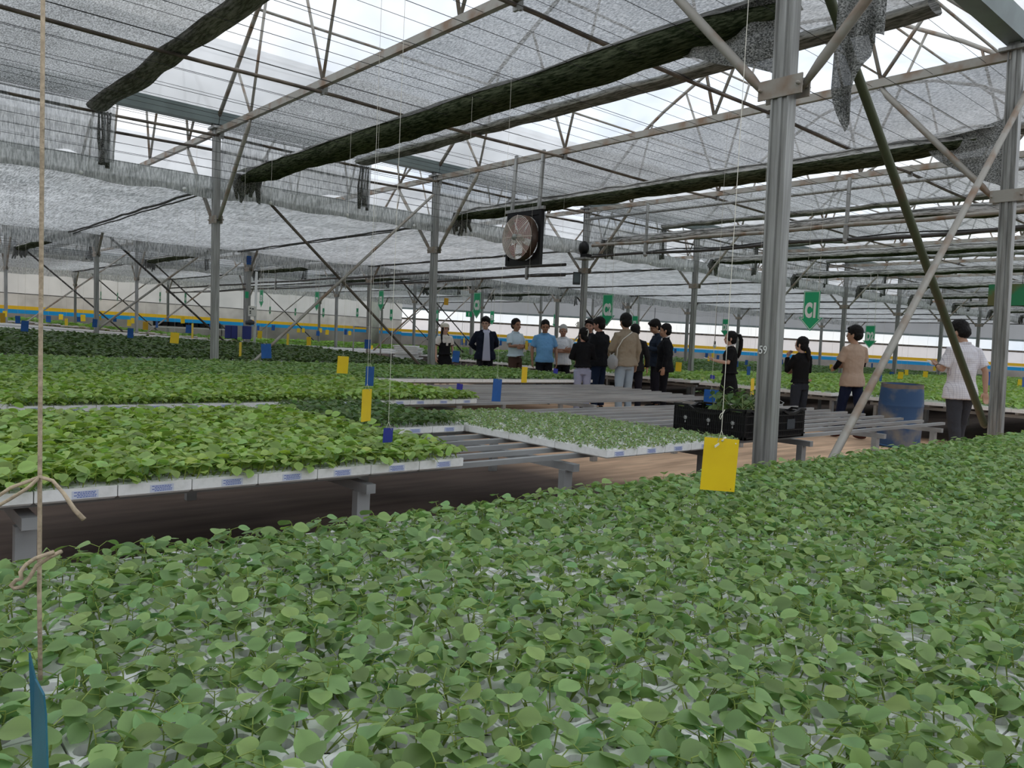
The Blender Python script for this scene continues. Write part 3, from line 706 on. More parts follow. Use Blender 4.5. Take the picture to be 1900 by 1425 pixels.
leaf_fg = leaf_mat('leaf_mid_green', (.225, .345, .128))
leaf_mid = leaf_mat('leaf_fresh_green', (.315, .455, .135))
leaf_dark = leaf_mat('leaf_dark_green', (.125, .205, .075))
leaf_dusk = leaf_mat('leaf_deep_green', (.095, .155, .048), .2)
leaf_small = leaf_mat('leaf_pale_green', (.26, .37, .16))
leaf_light = leaf_mat('leaf_bright_green', (.30, .50, .12))
rng = np.random.default_rng(11)
cell = [(.002+(TW-.004)/NX*(i+.5), .002+(TD-.004)/NY*(j+.5), TH-.008) for i in range(NX) for j in range(NY)]
FGP = dict(leaf=(.030, .050), n=(3, 5), stem=(.028, .058), pet=(.010, .026), droop=(-.25, .65), wid=1.0, rows=7)
fg_var = [foliage('seedlings', [c for c in cell if rng.random() > .05], rng, leaf_fg, **FGP) for _ in range(6)]
one_var = [foliage('seedling', [(0, 0, 0)], rng, leaf_fg, **FGP) for _ in range(16)]
MIDP = dict(leaf=(.044, .068), n=(4, 6), stem=(.045, .085), pet=(.02, .035), droop=(-.45, .6), wid=.98, rows=6)
mid_var = [foliage('seedlings', [c for c in cell], rng, leaf_mid, **MIDP) for _ in range(5)]
dark_var = [foliage('seedlings', [c for c in cell], rng, leaf_dark, **{**MIDP, 'leaf': (.036, .054)}) for _ in range(3)]
small_var = [foliage('seedlings', [c for c in cell], rng, leaf_small, leaf=(.019, .029), n=(4, 5), stem=(.018, .034), pet=(.006, .014), droop=(-.2, .5), rows=4) for _ in range(4)]

# sticker on the front of a tray: pale blue paper with three lines of blurred blue print
lab_m = mat('tray_label_paper', (.66, .70, .82), .6)
lab_ink = mat('tray_label_ink', (.12, .18, .50), .7)
mb = MB(); mb.box((-.045, -.0012, -.015), (.045, 0, .015)); mb.m = 1
random.seed(2)
for r_, z in ((0, .009), (1, .003), (2, -.003), (3, -.009)):
    x = -.038+.01*(r_ % 2)
    while x < .034:
        w_ = random.uniform(.004, .010); mb.box((x, -.0018, z-.0016), (x+w_, -.0010, z+.0016)); x += w_+.002
label_me = mb.mesh([lab_m, lab_ink], 'label')

n_trays = 0; seedling_left = 300
def tray(x, y, vars_, label, group=None, lab=False, single=False, rot=0.0, hi=True):
    global n_trays, seedling_left
    o = link('seedling_tray', tray_hi if hi else tray_lo, None, (x, y, DECK+.001)); tag(o, label, 'seedling tray', group); n_trays += 1
    if single:
        for c in cell:
            if random.random() < .05: continue
            s = link('seedling', random.choice(one_var), o, c, (0, 0, random.uniform(0, 6.28))); k = random.uniform(.85, 1.15); s.scale = (k, k, k); seedling_left -= 1
    else:
        fl_ = random.random() < .5
        f = link('seedlings', random.choice(vars_), o, (TW if fl_ else 0, TD if fl_ else 0, 0), (0, 0, math.pi if fl_ else 0)); f['kind'] = 'stuff'
    if lab: link('label', label_me, o, (TW/2+random.uniform(-.03, .03), .0018, .025))
    return o
# foreground bench
cols = []
for i in range(-4, 38):
    for j in range(6):
        x, y = -.30+i*TW, -.50+j*TD
        if y+TD > 2.25: continue
        c = (x+TW/2, y+TD/2, .65)
        near = any(inview((x+a*TW, y+b*TD, .66), 60) for a in (0, 1) for b in (0, 1))
        if not near: continue
        vis = any(inview((x+a*TW, y+b*TD, .66), 0) for a in (0, .5, 1) for b in (0, .5, 1))
        cols.append((px(c)[2], x, y, j, i, vis))
cols.sort()
for q, (d, x, y, j, i, vis) in enumerate(cols):
    single = vis and seedling_left > 40
    if single:
        lab = ['foam tray of seedlings lowest in the picture, below the middle', 'foam tray of seedlings at the bottom edge, second nearest the viewer', 'foam tray of seedlings at the bottom edge, third nearest the viewer',
               'foam tray of seedlings near the bottom edge, fourth nearest the viewer', 'foam tray of seedlings near the bottom edge, fifth nearest the viewer', 'foam tray of seedlings near the bottom edge, sixth nearest', 'foam tray of seedlings near the bottom edge, seventh nearest', 'foam tray of seedlings near the bottom edge, eighth nearest'][min(q, 7)]
        tray(x, y, fg_var, lab, 'trays nearest the viewer', single=True)
    else:
        tray(x, y, fg_var, ['foam tray under the left part of the large foreground seedling bed', 'foam tray under the middle of the large foreground seedling bed', 'foam tray under the far right part of the large foreground bed'][0 if px((x, y, .63))[0] < 650 else 1 if px((x, y, .63))[0] < 1330 else 2], 'trays of the foreground bed', hi=d < 5)
# bench across the aisle: left bed with labels on the front row
for j in range(5):
    for i in range(1, 17):
        x, y = 2.52-TW*i, 3.22+j*TD
        if not inview((x+TW, y, .65), 40) and not inview((x+TW, y+TD, .65), 40): continue
        if j == 0:
            lab = f'labelled front foam tray of the left bed, {ordn[i-1]} from its right end'
            tray(x, y, mid_var, lab, 'labelled front trays of the left bed', lab=True)
        else: tray(x, y, mid_var, 'white foam tray hidden under tall bright green leaves inside the left bed', 'inner trays of the left bed', hi=False)
for i in range(3):
    for j in range(3):
        x, y = 2.64+TW*i, 4.46+j*TD
        tray(x, y, dark_var, f'foam tray of darker seedlings on the half-empty bench, {["left", "centre", "right"][i]} column, {["front", "middle", "back"][j]} row', 'dark seedling trays', lab=(j == 0))
for i in range(5):
    for j in range(6 if i < 5 else 5):
        x, y = 3.50+TW*i, 3.09+j*TD
        if j > 4 or (j > 3 and i > 3): continue
        if j == 0: tray(x, y, small_var, f'front foam tray of tiny pale seedlings beside the crates, {ordn[i]} from the left', 'front trays of tiny seedlings', lab=True)
        elif i == 0: tray(x, y, small_var, f'white foam tray of tiny seedlings along the open slats, {ordn[j]} from the front', 'side trays of tiny seedlings')
        else: tray(x, y, small_var, 'white foam tray of tiny pale seedlings inside the small bright block', 'inner trays of tiny seedlings')
# middle bench bed: front-row trays individually, the rest as one bed
for i in range(1, 16):
    x, y = 5.15-TW*i, 6.40
    if not inview((x+TW, y, .65), 40): continue
    tray(x, y, mid_var, f'labelled foam tray on the front edge of the middle bed, {ordn[i-1] if i < 15 else "fifteenth"} from the right end', 'front trays of the middle bed', lab=True)
print('TRAYS', n_trays)

def bed(name, xy, vis_den, m, label, leafk, cat='seedling bed', z0=0.0, follow=True, trays=True, front=None, group=None, seed=1, lod=4, tall=(.05, .09), n=(3, 4), tint=(.7, 1.25)):
    """far trays of one bench as a single mass: foam slab row plus foliage"""
    x0, x1, y0, y1 = xy; r = np.random.default_rng(seed); t = empty('seedling_bed', (0, 0, 0), label, cat, group); t['kind'] = 'stuff'
    mb = MB(); nx = max(1, int((x1-x0)/.84)); nyr = max(1, round((y1-y0)/TD))
    z0 += .008 if follow else 0
    for i in range(nx):
        xa, xb = x0+(x1-x0)*i/nx, x0+(x1-x0)*(i+1)/nx
        if not any(inview((a, b, .6), 200) for a in (xa, xb) for b in (y0, y1)): continue
        for q in range(nyr):
            ya, yb2 = y0+(y1-y0)*q/nyr, y0+(y1-y0)*(q+1)/nyr; za = max(terr(a, b) for a in (xa, xb) for b in (ya, yb2))
            mb.box((xa+.003, ya, DECK+za+z0), (xb-.003, yb2-.003, DECK+TH+za+z0))
    b_ = mb.build('foam_trays', foam, t); b_['kind'] = 'stuff'
    A = (x1-x0)*(y1-y0); k = int(A*vis_den); X = r.uniform(x0+(.03 if follow else .09), x1-.03, k); Y = r.uniform(y0-(.06 if follow else -.05), y1-.03, k)
    c = (np.stack([X, Y, np.full(k, .65-CAM_H)], 1)) @ M; d = -c[:, 2]; u = 950+c[:, 0]/np.maximum(d, .1)*F; ok = (d > 1) & (u > -160) & (u < 2060)
    X, Y = X[ok], Y[ok]; Z = np.array([terr(a, b) for a, b in zip(X, Y)])+DECK+TH-.008+z0
    me = foliage('foliage', np.stack([X, Y, Z], 1), r, m, leaf=(leafk*.8, leafk*1.15), n=n, stem=tall, pet=(.02, .04), droop=(-.35, .6), rows=lod, across=3 if lod > 3 else 2, stems=False, tint=tint)
    f = link('foliage', me, t); f['kind'] = 'stuff'; return t
bed('b', (-.2, 5.15, 6.86, 9.10), 430, leaf_mid, 'bright green mass of leafy seedlings filling the middle bench behind its labelled trays', .060, seed=2, follow=False, tall=(.05, .09))
bed('b', (1.0, 10.42, 9.64, 12.30), 300, mat and leaf_mat('leaf_grey_green', (.26, .39, .14)), 'mid green bed of seedlings in front of the man in the navy jacket', .062, seed=3, follow=False, tall=(.045, .08))
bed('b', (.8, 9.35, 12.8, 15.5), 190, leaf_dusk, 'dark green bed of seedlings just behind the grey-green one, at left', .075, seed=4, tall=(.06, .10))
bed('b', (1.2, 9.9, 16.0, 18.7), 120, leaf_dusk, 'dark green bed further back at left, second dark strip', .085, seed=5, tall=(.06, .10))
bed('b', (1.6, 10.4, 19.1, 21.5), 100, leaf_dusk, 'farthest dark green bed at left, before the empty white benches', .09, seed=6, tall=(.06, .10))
for i, (y0, y1, x0, x1) in enumerate(((34.0, 36.6, 5, 30), (38.5, 41, 6, 31), (43.0, 45.3, 7, 26))):
    bed('b', (x0, x1, y0, y1), 16, leaf_light, ['nearest', 'middle', 'farthest'][i]+' bright yellow-green strip of seedlings low before the far left wall', .20, seed=8+i, lod=3, tall=(.04, .09))
bed('b', (14.5, 27, 31.75, 33.6), 25, leaf_light, 'bright yellow-green strip of seedlings in the distance behind the stacked trays', .17, seed=12, lod=3, tall=(.04, .08))
# right-hand beds beyond the cross aisle
RB = [(3.2, 5.9, 12.75, 34), (6.4, 9.1, 12.9, 38), (9.6, 12.25, 13.3, 40), (12.9, 15.5, 13.5, 42), (16.0, 18.7, 14.2, 44), (18.95, 21.4, 15.8, 45), (22.6, 25.2, 16, 44), (26, 30.2, 21, 40)]
leaf_right = leaf_mat('leaf_light_fresh_green', (.36, .52, .17))
rl = ['fresh green bed of seedlings behind the blue barrel and the man in the checked shirt', 'fresh green bed of seedlings behind the woman in black with her hand at her mouth', 'green bed of seedlings behind the suited man and the ponytailed woman',
      'darker green bed of seedlings beyond the three nearer right-hand beds', 'dark green strip of seedlings in the right distance', 'second dark green strip of seedlings in the right distance', 'third dark green strip near the far right wall', 'last dark green strip before the far right wall']
for i, (y0, y1, x0, x1) in enumerate(RB):
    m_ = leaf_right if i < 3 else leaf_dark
    den = [130, 110, 90, 55, 40, 30, 18, 12][i]; lf = [.085, .09, .095, .12, .14, .16, .2, .25][i]
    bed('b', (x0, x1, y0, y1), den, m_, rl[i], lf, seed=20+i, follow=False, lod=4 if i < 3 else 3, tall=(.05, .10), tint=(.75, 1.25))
    bench('b', x0+.04, min(x1, x0+14 if i < 4 else x0+6), y0, 11, ['steel bench legs and slats under the fresh green bed behind the barrel', 'steel bench under the second green bed right of the aisle', 'steel bench under the bed behind the suited man', 'steel bench under the fourth bed right of the aisle', 'steel bench under the fifth bed right of the aisle', 'steel bench under the sixth bed right of the aisle', 'distant steel bench, seventh right of the aisle', 'last distant steel bench right of the aisle'][i], dx=2.1 if i < 3 else 3, xleg0=.25)
# left-hand dark benches and the empty white ones
for i, (x0, x1, y0) in enumerate(((.8, 9.45, 12.8), (1.2, 10, 16.0), (1.6, 10.5, 19.05))):
    bench('b', x0, x1, y0, 10, ['nearest', 'second', 'third'][i]+' bench under the dark green beds at left', follow=True, dx=2.1)
pale = mat('pale_bench_top', (.62, .63, .63), .6, var=.2, scale=2)
for i, (x0, x1, y0, y1) in enumerate(((2.5, 13.0, 22.6, 25.2), (3, 17, 26.0, 28.6), (4, 20, 29.3, 31.0))):
    t = empty('grow_bench', (0, 0, 0), ['nearest', 'middle', 'farthest'][i]+' empty pale grey bench beyond the dark green beds at left', 'bench', 'empty pale benches at left')
    for s in range(7):
        y = y0+(y1-y0)*s/6; mb = MB()
        for q in range(12):
            a, b = x0+(x1-x0)*q/12, x0+(x1-x0)*(q+1)/12
            mb.prism((a, y, DECK+terr(a, y)+.03), (b, y, DECK+terr(b, y)+.03), [(-.12, -.06), (.12, -.06), (.12, 0), (-.12, 0)])
        mb.build('slat', foam if (i == 1 and s < 3) or (i == 2) else pale, t)
    for q in range(6):
        x = x0+.4+(x1-x0-.8)*q/5
        for y in (y0+.2, y1-.2):
            mb = MB(); z = terr(x, y); mb.box((x-.03, y-.03, z), (x+.03, y+.03, DECK+z-.03)); mb.build('leg', bench_steel, t)

# ------------------------------------------------------------------ hanging cards
def card(x, yt, yb, w, kind, label, d=None, group='hanging sticky cards', tilt=0.0, cat='sticky card', topz=None, hang=True, yaw=0.0, holes=False):
    h = yb-yt; d = d or .19*F/h; hm_, wm = h*d/F, w*d/F; P_ = at(x, (yt+yb)/2, d)
    m_ = {'y': yellow_card, 'b': blue_card, 'o': orange_card, 'n': navy_card, 't': teal_card}[kind]
    real = .125 if w > 6 or h < 16 else .1
    wr = max(wm, real); ang = math.acos(min(1, wm/wr))
    v = Vector((P_.x, P_.y, 0)).normalized(); base = math.atan2(v.y, v.x)-math.pi/2+ang+yaw
    t = empty('hanging_card', P_, label, cat, group)
    mb = MB(); R = Matrix.Rotation(tilt, 3, 'Y')
    mb.box((-wr/2, -.0012, -hm_/2), (wr/2, .0012, hm_/2), R)
    c_ = mb.build('card', m_, t); c_.rotation_euler = (0, 0, base)
    if hang:
        z = topz if topz else (3.5 if P_.y < 12.3 or P_.y > 21.6 else 3.4); mb = MB()
        if w > 14:
            mb.tube([(-.02, 0, hm_/2-.012), (0, 0, hm_/2+.03), (-.03*(z-P_.z)*.0, 0, z-P_.z)], .0014 if d < 3.5 else .0012, 4)
            mb.tube([(.02, 0, hm_/2-.012), (0, 0, hm_/2+.03)], .0015, 4)
        else: mb.tube([(0, 0, hm_/2-.01), (0, 0, z-P_.z)], .0011*max(1, d/16), 4)
        s_ = mb.build('string', white_line_m, t)
    return t
t = card(1335, 813, 911, 62, 'y', 'large yellow sticky card hanging over the foreground bed on white string', d=2.83, group=None, tilt=.03)
mb = MB(); mb.box((-.016, -.004, .074), (.012, -.002, .082), Matrix.Rotation(-.35, 3, 'Y')); mb.tube([(.0, -.003, .086), (.018, -.006, .098), (.02, -.004, .092)], [.004, .005, .001], 6)
mb.tube([(.002, 0, .19), (-.012, 0, .185), (-.02, 0, .172), (-.012, 0, .165), (0, 0, .185), (.012, 0, .20)], .0012, 5); mb.build('knot', white_line_m, t)
mb = MB()
for a, b in ((-.008, .080), (.052, .080)): mb.tube([(a, -.002, b), (a, .002, b)], .0022, 8)
h1 = mb.build('eyelet', sign_white, t)
mb = MB()
for a, b in ((-.020, -.088), (.044, -.086)): mb.tube([(a, -.002, b), (a, .002, b)], .0016, 8)
h2 = mb.build('hole', black_plastic, t)
for o in (h1, h2): o.rotation_euler = (0, 0, math.atan2(t.location.y, t.location.x)-math.pi/2)
CARDS = [
 (680, 722, 782, 17, 'y', 'long yellow card hanging lowest over the dark seedling trays'), (686, 680, 716, 15, 'b', 'blue card hanging right above the long yellow card'),
 (636, 661, 693, 20, 'y', 'yellow card hanging left of the blue one, over the middle bed'), (922, 703, 745, 16, 'b', 'tall blue card hanging before the empty slatted bench'),
 (973, 681, 710, 10, 'y', 'yellow card hanging below the men with crossed arms'), (846, 651, 672, 13, 'b', 'blue card beside the woman in the white cap'),
 (494, 638, 665, 18, 'b', 'blue card at the foot of the pale slanting brace'), (446, 635, 661, 4, 'y', 'yellow card seen edge-on near the left post'),
 (324, 617, 637, 15, 'y', 'yellow card over the dark bed left of the grey post'), (242, 609, 627, 10, 'b', 'blue card over the dark bed, right of the leftmost dark post'),
 (46, 595, 615, 12, 'b', 'blue card over the dark bed near the left edge'), (5, 581, 599, 8, 'o', 'dull yellow card at the extreme left edge'),
 (9, 577, 588, 7, 'y', 'small yellow card just above the leftmost one'), (33, 586, 600, 8, 'b', 'small blue card left of the twine'),
 (90, 586, 598, 8, 'b', 'small blue card right of the twine'), (113, 583, 593, 7, 'y', 'small yellow card left of the leftmost dark post'),
 (123, 591, 604, 5, 'y', 'narrow yellow card beside the small yellow one at left'), (146, 588, 597, 6, 'b', 'tiny blue card left of the dark post'),
 (154, 584, 596, 8, 'y', 'yellow card touching the dark post'), (176, 592, 607, 8, 'b', 'blue card right of the dark post'), (186, 586, 594, 3, 'y', 'sliver of yellow card right of the dark post'),
 (213, 590, 597, 6, 'b', 'tiny blue card before the left wall'), (240, 593, 605, 7, 'y', 'yellow card of a pair at left'), (246, 590, 600, 6, 'y', 'yellow card partly behind the other of the pair'),
 (270, 597, 612, 9, 'o', 'dull yellow card near the left X brace'), (291, 596, 608, 4, 'b', 'narrow blue card above the black crates'),
 (339, 588, 600, 7, 'y', 'yellow card over the row of black crates'), (350, 603, 618, 10, 'b', 'blue card below the black crates'), (357, 600, 628, 3, 'y', 'thin yellow card just left of the grey post'),
 (391, 601, 612, 5, 'b', 'narrow blue card below the painted band'), (482, 614, 628, 8, 'y', 'yellow card right of the blue cabinet'), (534, 619, 640, 4, 'y', 'narrow bent yellow card over the dark bed'),
 (573, 625, 641, 8, 'y', 'yellow card before the pale benches'), (507, 603, 613, 6, 'b', 'tiny blue card under the blue band, left of centre'), (479, 604, 613, 4, 'b', 'tiny blue card right of the switch box post'),
 (554, 609, 617, 6, 'y', 'tiny yellow card of a far pair'), (563, 609, 617, 5, 'y', 'second tiny yellow card of the far pair'), (590, 614, 623, 6, 'b', 'tiny blue card below the green E2 sign'),
 (595, 609, 617, 5, 'y', 'tiny yellow card beside the tiny blue one'), (607, 612, 621, 6, 'y', 'tiny yellow card at the foot of a far post'), (641, 611, 621, 6, 'b', 'small blue card left of the white strings'),
 (649, 614, 622, 5, 'y', 'tiny yellow card beside the small blue card'), (682, 630, 647, 11, 'b', 'blue card in front of the black-taped post'), (690, 641, 649, 4, 'y', 'yellow corner below the blue card at the taped post'),
 (796, 657, 664, 4, 'y', 'yellow scrap by the post of the white-capped woman'), (798, 628, 637, 6, 'y', 'yellow card left of the white-capped woman\'s post'), (857, 629, 640, 4, 'b', 'narrow blue card right of the white-capped woman'),
 (865, 631, 641, 3, 'b', 'second narrow blue card right of the white-capped woman'), (861, 627, 636, 3, 'y', 'tiny yellow card between two blue ones'), (828, 553, 566, 8, 'o', 'orange card high above the white cap'),
 (929, 632, 641, 4, 'b', 'tiny blue card between the navy jacket and the pale blue shirt'), (977, 632, 649, 5, 'y', 'yellow card behind the crossed arms'), (1125, 650, 659, 6, 'b', 'small blue card between the dark and beige jackets'),
 (1136, 645, 653, 5, 'y', 'small yellow card between the dark and beige jackets'), (1198, 666, 684, 5, 'y', 'yellow card seen edge-on left of the dark suit'), (1207, 655, 668, 6, 'b', 'small blue card left of the dark suit'),
 (1259, 672, 689, 11, 'y', 'yellow card to the right of the dark suit'), (1253, 647, 655, 4, 'b', 'tiny blue card by the far post'), (1311, 655, 663, 5, 'b', 'tiny blue card of the far cluster'),
 (1323, 655, 664, 5, 'y', 'tiny yellow card of the far cluster'), (1315, 661, 670, 4, 'y', 'second tiny yellow card of the far cluster'), (1332, 659, 668, 5, 'b', 'blue card left of the ponytailed woman'),
 (1367, 670, 681, 6, 'b', 'blue card at the elbow of the ponytailed woman'), (1385, 668, 677, 5, 'b', 'blue card between ponytail and thick post'), (1389, 680, 696, 6, 'b', 'longer blue card between ponytail and thick post'),
 (1319, 723, 760, 26, 'b', 'big blue card hanging over the plants in the crate'), (1396, 702, 733, 6, 'y', 'yellow card edge-on at the side of the thick post'), (1450, 667, 676, 6, 'b', 'blue card right of the thick post'),
 (1542, 676, 684, 5, 'y', 'yellow card by the hands of the man in the beige T-shirt'), (1671, 690, 703, 9, 'y', 'yellow card right above the barrel'), (1682, 686, 696, 6, 'y', 'yellow card behind the one above the barrel'),
 (1717, 689, 700, 8, 'y', 'yellow card left of the phone in the checked-shirt man\'s hand'), (1654, 690, 700, 7, 'b', 'blue card above the barrel'), (1634, 695, 710, 4, 'b', 'narrow blue card at the left rim of the barrel'),
 (1618, 674, 682, 3, 'b', 'tiny blue card left of the barrel'), (1734, 680, 688, 5, 'y', 'yellow card behind the phone'), (1841, 690, 715, 13, 'b', 'blue card just left of the rightmost post'), (1893, 704, 717, 8, 'y', 'yellow card at the right edge'), (1899, 700, 718, 4, 'b', 'blue card cut by the right edge')]
random.seed(5)
for c in CARDS: card(c[0], c[1], c[2], c[3], c[4], c[5], tilt=random.uniform(-.07, .07))
for x, yt, yb, w, d, lab in ((720, 794, 821, 17, 3.95, 'small deep blue plate at the right end of the left bed'), (1031, 684, 693, 8, 10.5, 'small deep blue plate below the white shirt'), (1322, 696, 703, 8, 11, 'small deep blue plate left of the ponytailed woman'),
                            (853, 712, 723, 11, 7.4, 'small deep blue plate at the right end of the middle bed')):
    card(x, yt, yb, w, 'n', lab, d=d, group='small deep blue plates', hang=True, cat='plate', tilt=.1)
# near left: jute twine with a blurred teal card, tied in two loops
t = empty('jute_twine', at(73, 712, .78), 'thick pale jute twine hanging close to the viewer at left, knotted in loops', 'twine')
P0 = t.location.copy(); mb = MB()
def rel(x, y, d=.78): return at(x, y, d)-P0
mb.tube([rel(80, -60), rel(78, 300), rel(75, 700), rel(74, 885), rel(73, 1100), rel(75, 1262)], .0021, 8)
mb.build('cord', twine_m, t)
mb = MB(); mb.tube([rel(74, 885, .775), rel(52, 905, .77), rel(20, 925, .765), rel(-15, 945, .76), rel(-30, 938, .76), rel(20, 905, .77), rel(74, 885, .775)], .0018, 7)
mb.tube([rel(74, 885, .775), rel(98, 892, .77), rel(118, 915, .77), rel(138, 945, .765), rel(156, 964, .765)], [.0018, .0018, .0019, .0023, .0026], 7); mb.build('bow', twine_m, t)
mb = MB(); mb.tube([rel(114, 1023, .77), rel(92, 1034, .77), rel(68, 1050, .77), rel(56, 1070, .765), rel(42, 1088, .765), rel(26, 1092, .76), rel(20, 1086, .76), rel(30, 1076, .76), rel(40, 1074, .76), rel(38, 1062, .76), rel(48, 1048, .765), rel(66, 1036, .765), rel(100, 1024, .768)], .0021, 7); mb.build('loop', twine_m, t)
t = empty('hanging_card', at(70, 1340, .78), 'teal-blue card seen edge-on close to the viewer, at the end of the jute twine', 'sticky card')
P0 = t.location.copy(); mb = MB(); pts = [rel(53, 1212, .79), rel(64, 1260, .79), rel(80, 1290, .76), rel(84, 1330, .76), rel(90, 1520, .75), rel(60, 1520, .80), rel(60, 1400, .80), rel(56, 1300, .80)]
bk = Vector((.002, .0022, 0)); nn = len(pts); mb.add([p for p in pts]+[p+bk for p in pts], [tuple(range(nn-1, -1, -1)), tuple(range(nn, 2*nn))]+[(i, (i+1) % nn, nn+(i+1) % nn, nn+i) for i in range(nn)]); mb.build('card', teal_card, t)
# twin white strings in front of the thick post and the white ones left of centre
for (xa, ya), (xb, yb_), d, lab in (((1384, 160), (1338, 812), 2.83, 'white string holding the large yellow card'), ((1349, 470), (1326, 722), 6.8, 'white string holding the blue card over the crate'), ((684, 420), (681, 722), 4.6, 'white string above the long yellow card')):
    pass

# ------------------------------------------------------------------ green arrow signs
def arrow(x, yt, yb, txt, label, w=None, d=None, yaw=0.0, group='green arrow signs'):
    d = d or min(36, .60*F/(yb-yt)); P_ = at(x, (yt+yb)/2, d); t = empty('arrow_sign', P_, label, 'sign', group); k_ = (yb-yt)*d/F/.6; t.scale = (k_, k_, k_)
    o_ = [(-.13, .30), (.13, .30), (.13, -.10), (.19, -.10), (0, -.30), (-.19, -.10), (-.13, -.10)]
    R = Matrix.Rotation(yaw, 4, 'Z') @ face((-1, 0, 0)).to_4x4()
    def plate(k, z0, z1, m_, nm):
        mb = MB(); a = [(p[0]*k, p[1]*(k if k < 1 else 1)+(.0), z0) for p in o_]; b = [(p[0], p[1], z1) for p in a]; n_ = 7
        mb.add(a+b, [tuple(range(n_-1, -1, -1)), tuple(range(n_, 2*n_))]+[(i, (i+1) % n_, n_+(i+1) % n_, n_+i) for i in range(n_)])
        o = mb.build(nm, m_, t); o.matrix_local = R; return o
    plate(1, -.003, .003, sign_green, 'plate')
    # thin white outline just inside the edge
    mb = MB(); ins = [(-.118, .288), (.118, .288), (.118, -.112), (.160, -.112), (0, -.280), (-.160, -.112), (-.118, -.112)]
    for i in range(7):
        a, b = Vector((*ins[i], .004)), Vector((*ins[(i+1) % 7], .004)); mb.prism(a, b, [(-.0035, -.001), (.0035, -.001), (.0035, .001), (-.0035, .001)])
    mb.build('outline', sign_white, t).matrix_local = R
    if txt:
        o = link('lettering', text_mesh(txt, .285, sign_white, .018, .001, .56), t); o.matrix_local = R @ Matrix.Translation((0, -.0, .005)); 
    else:
        mb = MB(); mb.box((-.055, -.08, .003), (.055, .07, .005)); mb.build('lettering', sign_white, t).matrix_local = R
    mb = MB()
    for s in (-.1, .1): mb.tube([(0, s, .3), (0, s*.9, max(.32, (3.47-P_.z)/k_))], .0022*max(1, d/12), 4)
    mb.build('string', white_line_m, t); return t
arrow(1505, 540, 614, 'C1', 'green arrow sign reading C1, the largest and nearest', d=11.6)
arrow(1127, 546, 605, 'C2', 'green arrow sign reading C2 above the group', d=14.8)
arrow(885, 543, 591, 'C3', 'green arrow sign reading C3 above the navy jacket', d=18.2)
arrow(707, 539, 577, 'E1', 'green arrow sign reading E1'); arrow(588, 541, 577, 'E2', 'green arrow sign reading E2'); arrow(485, 538, 570, 'E3', 'green arrow sign reading E3, farthest left of the E signs')
arrow(913, 577, 603, 'F3', 'small green arrow sign reading F3'); arrow(1031, 583, 610, 'F2', 'small green arrow sign reading F2'); arrow(1178, 586, 618, 'F1', 'green arrow sign reading F1 behind the beige jacket')
arrow(1346, 592, 624, 'D3', 'green arrow sign reading D3 over the ponytailed woman'); arrow(1614, 604, 646, 'D2', 'green arrow sign reading D2, crossed by the pale brace')
arrow(810, 575, 599, 'H1', 'small green arrow sign reading H1 left of the white cap')
for i, (x, a, b) in enumerate(((726, 574, 596), (663, 572, 590), (600, 572, 590), (548, 572, 587), (501, 569, 584), (344, 543, 566), (297, 542, 562), (255, 543, 560), (218, 543, 559), (187, 541, 559))):
    arrow(x, a, b, None, 'tiny far green arrow sign before the left wall, '+ordn[i]+' from the right', group='tiny far arrow signs')
for x, y0, y1, w, d, lab, nm in ((458, 541, 553, 6, 21.9, 'small dark green plate on the side of the second dark post', None), (870, 578, 588, 11, 27.35, 'small green plate with a white bar on the post under C3', 1)):
    t = empty('post_plate', at(x, (y0+y1)/2, d), lab, 'sign'); h = (y1-y0)*d/F/2; w_ = w*d/F/2; a = math.atan2(t.location.y, t.location.x)-math.pi/2
    mb = MB(); mb.box((-w_, -.004, -h), (w_, .004, h)); mb.build('plate', sign_green, t).rotation_euler = (0, 0, a)
    if nm: mb = MB(); mb.box((-.012, -.007, -h*.6), (.012, -.004, h*.6)); mb.build('mark', sign_white, t).rotation_euler = (0, 0, a)
algae = mat('sign_green_with_brown_algae', (.02, .20, .08), .6, col2=(.12, .12, .04), scale=3.2, lo=.42, hi=.56)
t = empty('sign_board', at(1876, 547, 8.4), 'green board with brown algae stain fixed behind the rightmost post', 'sign'); mb = MB(); mb.box((-.006, -.20, -.115), (.006, .22, .115)); mb.build('board', algae, t)
mb = MB()
for s in (-.1, .1): mb.tube([(0, s, .11), (0, s, .5)], .003, 5)
mb.build('tie', wire_m, t)

# ------------------------------------------------------------------ objects in the aisle
barrel_m = mat('worn_blue_barrel', (.028, .08, .19), .55, col2=(.22, .21, .19), scale=2.8, lo=.33, hi=.52, detail=7)
t = empty('plastic_barrel', (11.62, 4.72, 0), 'worn blue plastic barrel with muddy stains standing beside the slats', 'barrel'); t.rotation_euler = (0, -.03, .5)
mb = MB(); R0 = .285
prof_b = [(0, R0*.94), (.02, R0), (.10, R0*1.0), (.30, R0*1.03), (.33, R0*1.05), (.36, R0*1.03), (.58, R0*1.03), (.61, R0*1.05), (.64, R0*1.03), (.84, R0*.99), (.90, R0*.96), (.905, R0*.90), (.86, R0*.88)]
mb.grid(lambda u, v: (math.cos(6.2832*v)*np.interp(u*12, range(13), [p[1] for p in prof_b]), math.sin(6.2832*v)*np.interp(u*12, range(13), [p[1] for p in prof_b]), np.interp(u*12, range(13), [p[0] for p in prof_b])), 36, 40)
mb.build('shell', barrel_m, t)
mb = MB(); mb.grid(lambda u, v: (math.cos(6.2832*v)*(R0*(.995-.025*u)), math.sin(6.2832*v)*(R0*(.995-.025*u)), .80+.112*u+.012*math.sin(v*19)*(1-u)), 4, 40); mb.build('muddy_top_band', mat('dried_mud', (.20, .16, .13), .95, col2=(.10, .11, .13), scale=7, lo=.35, hi=.6), t)
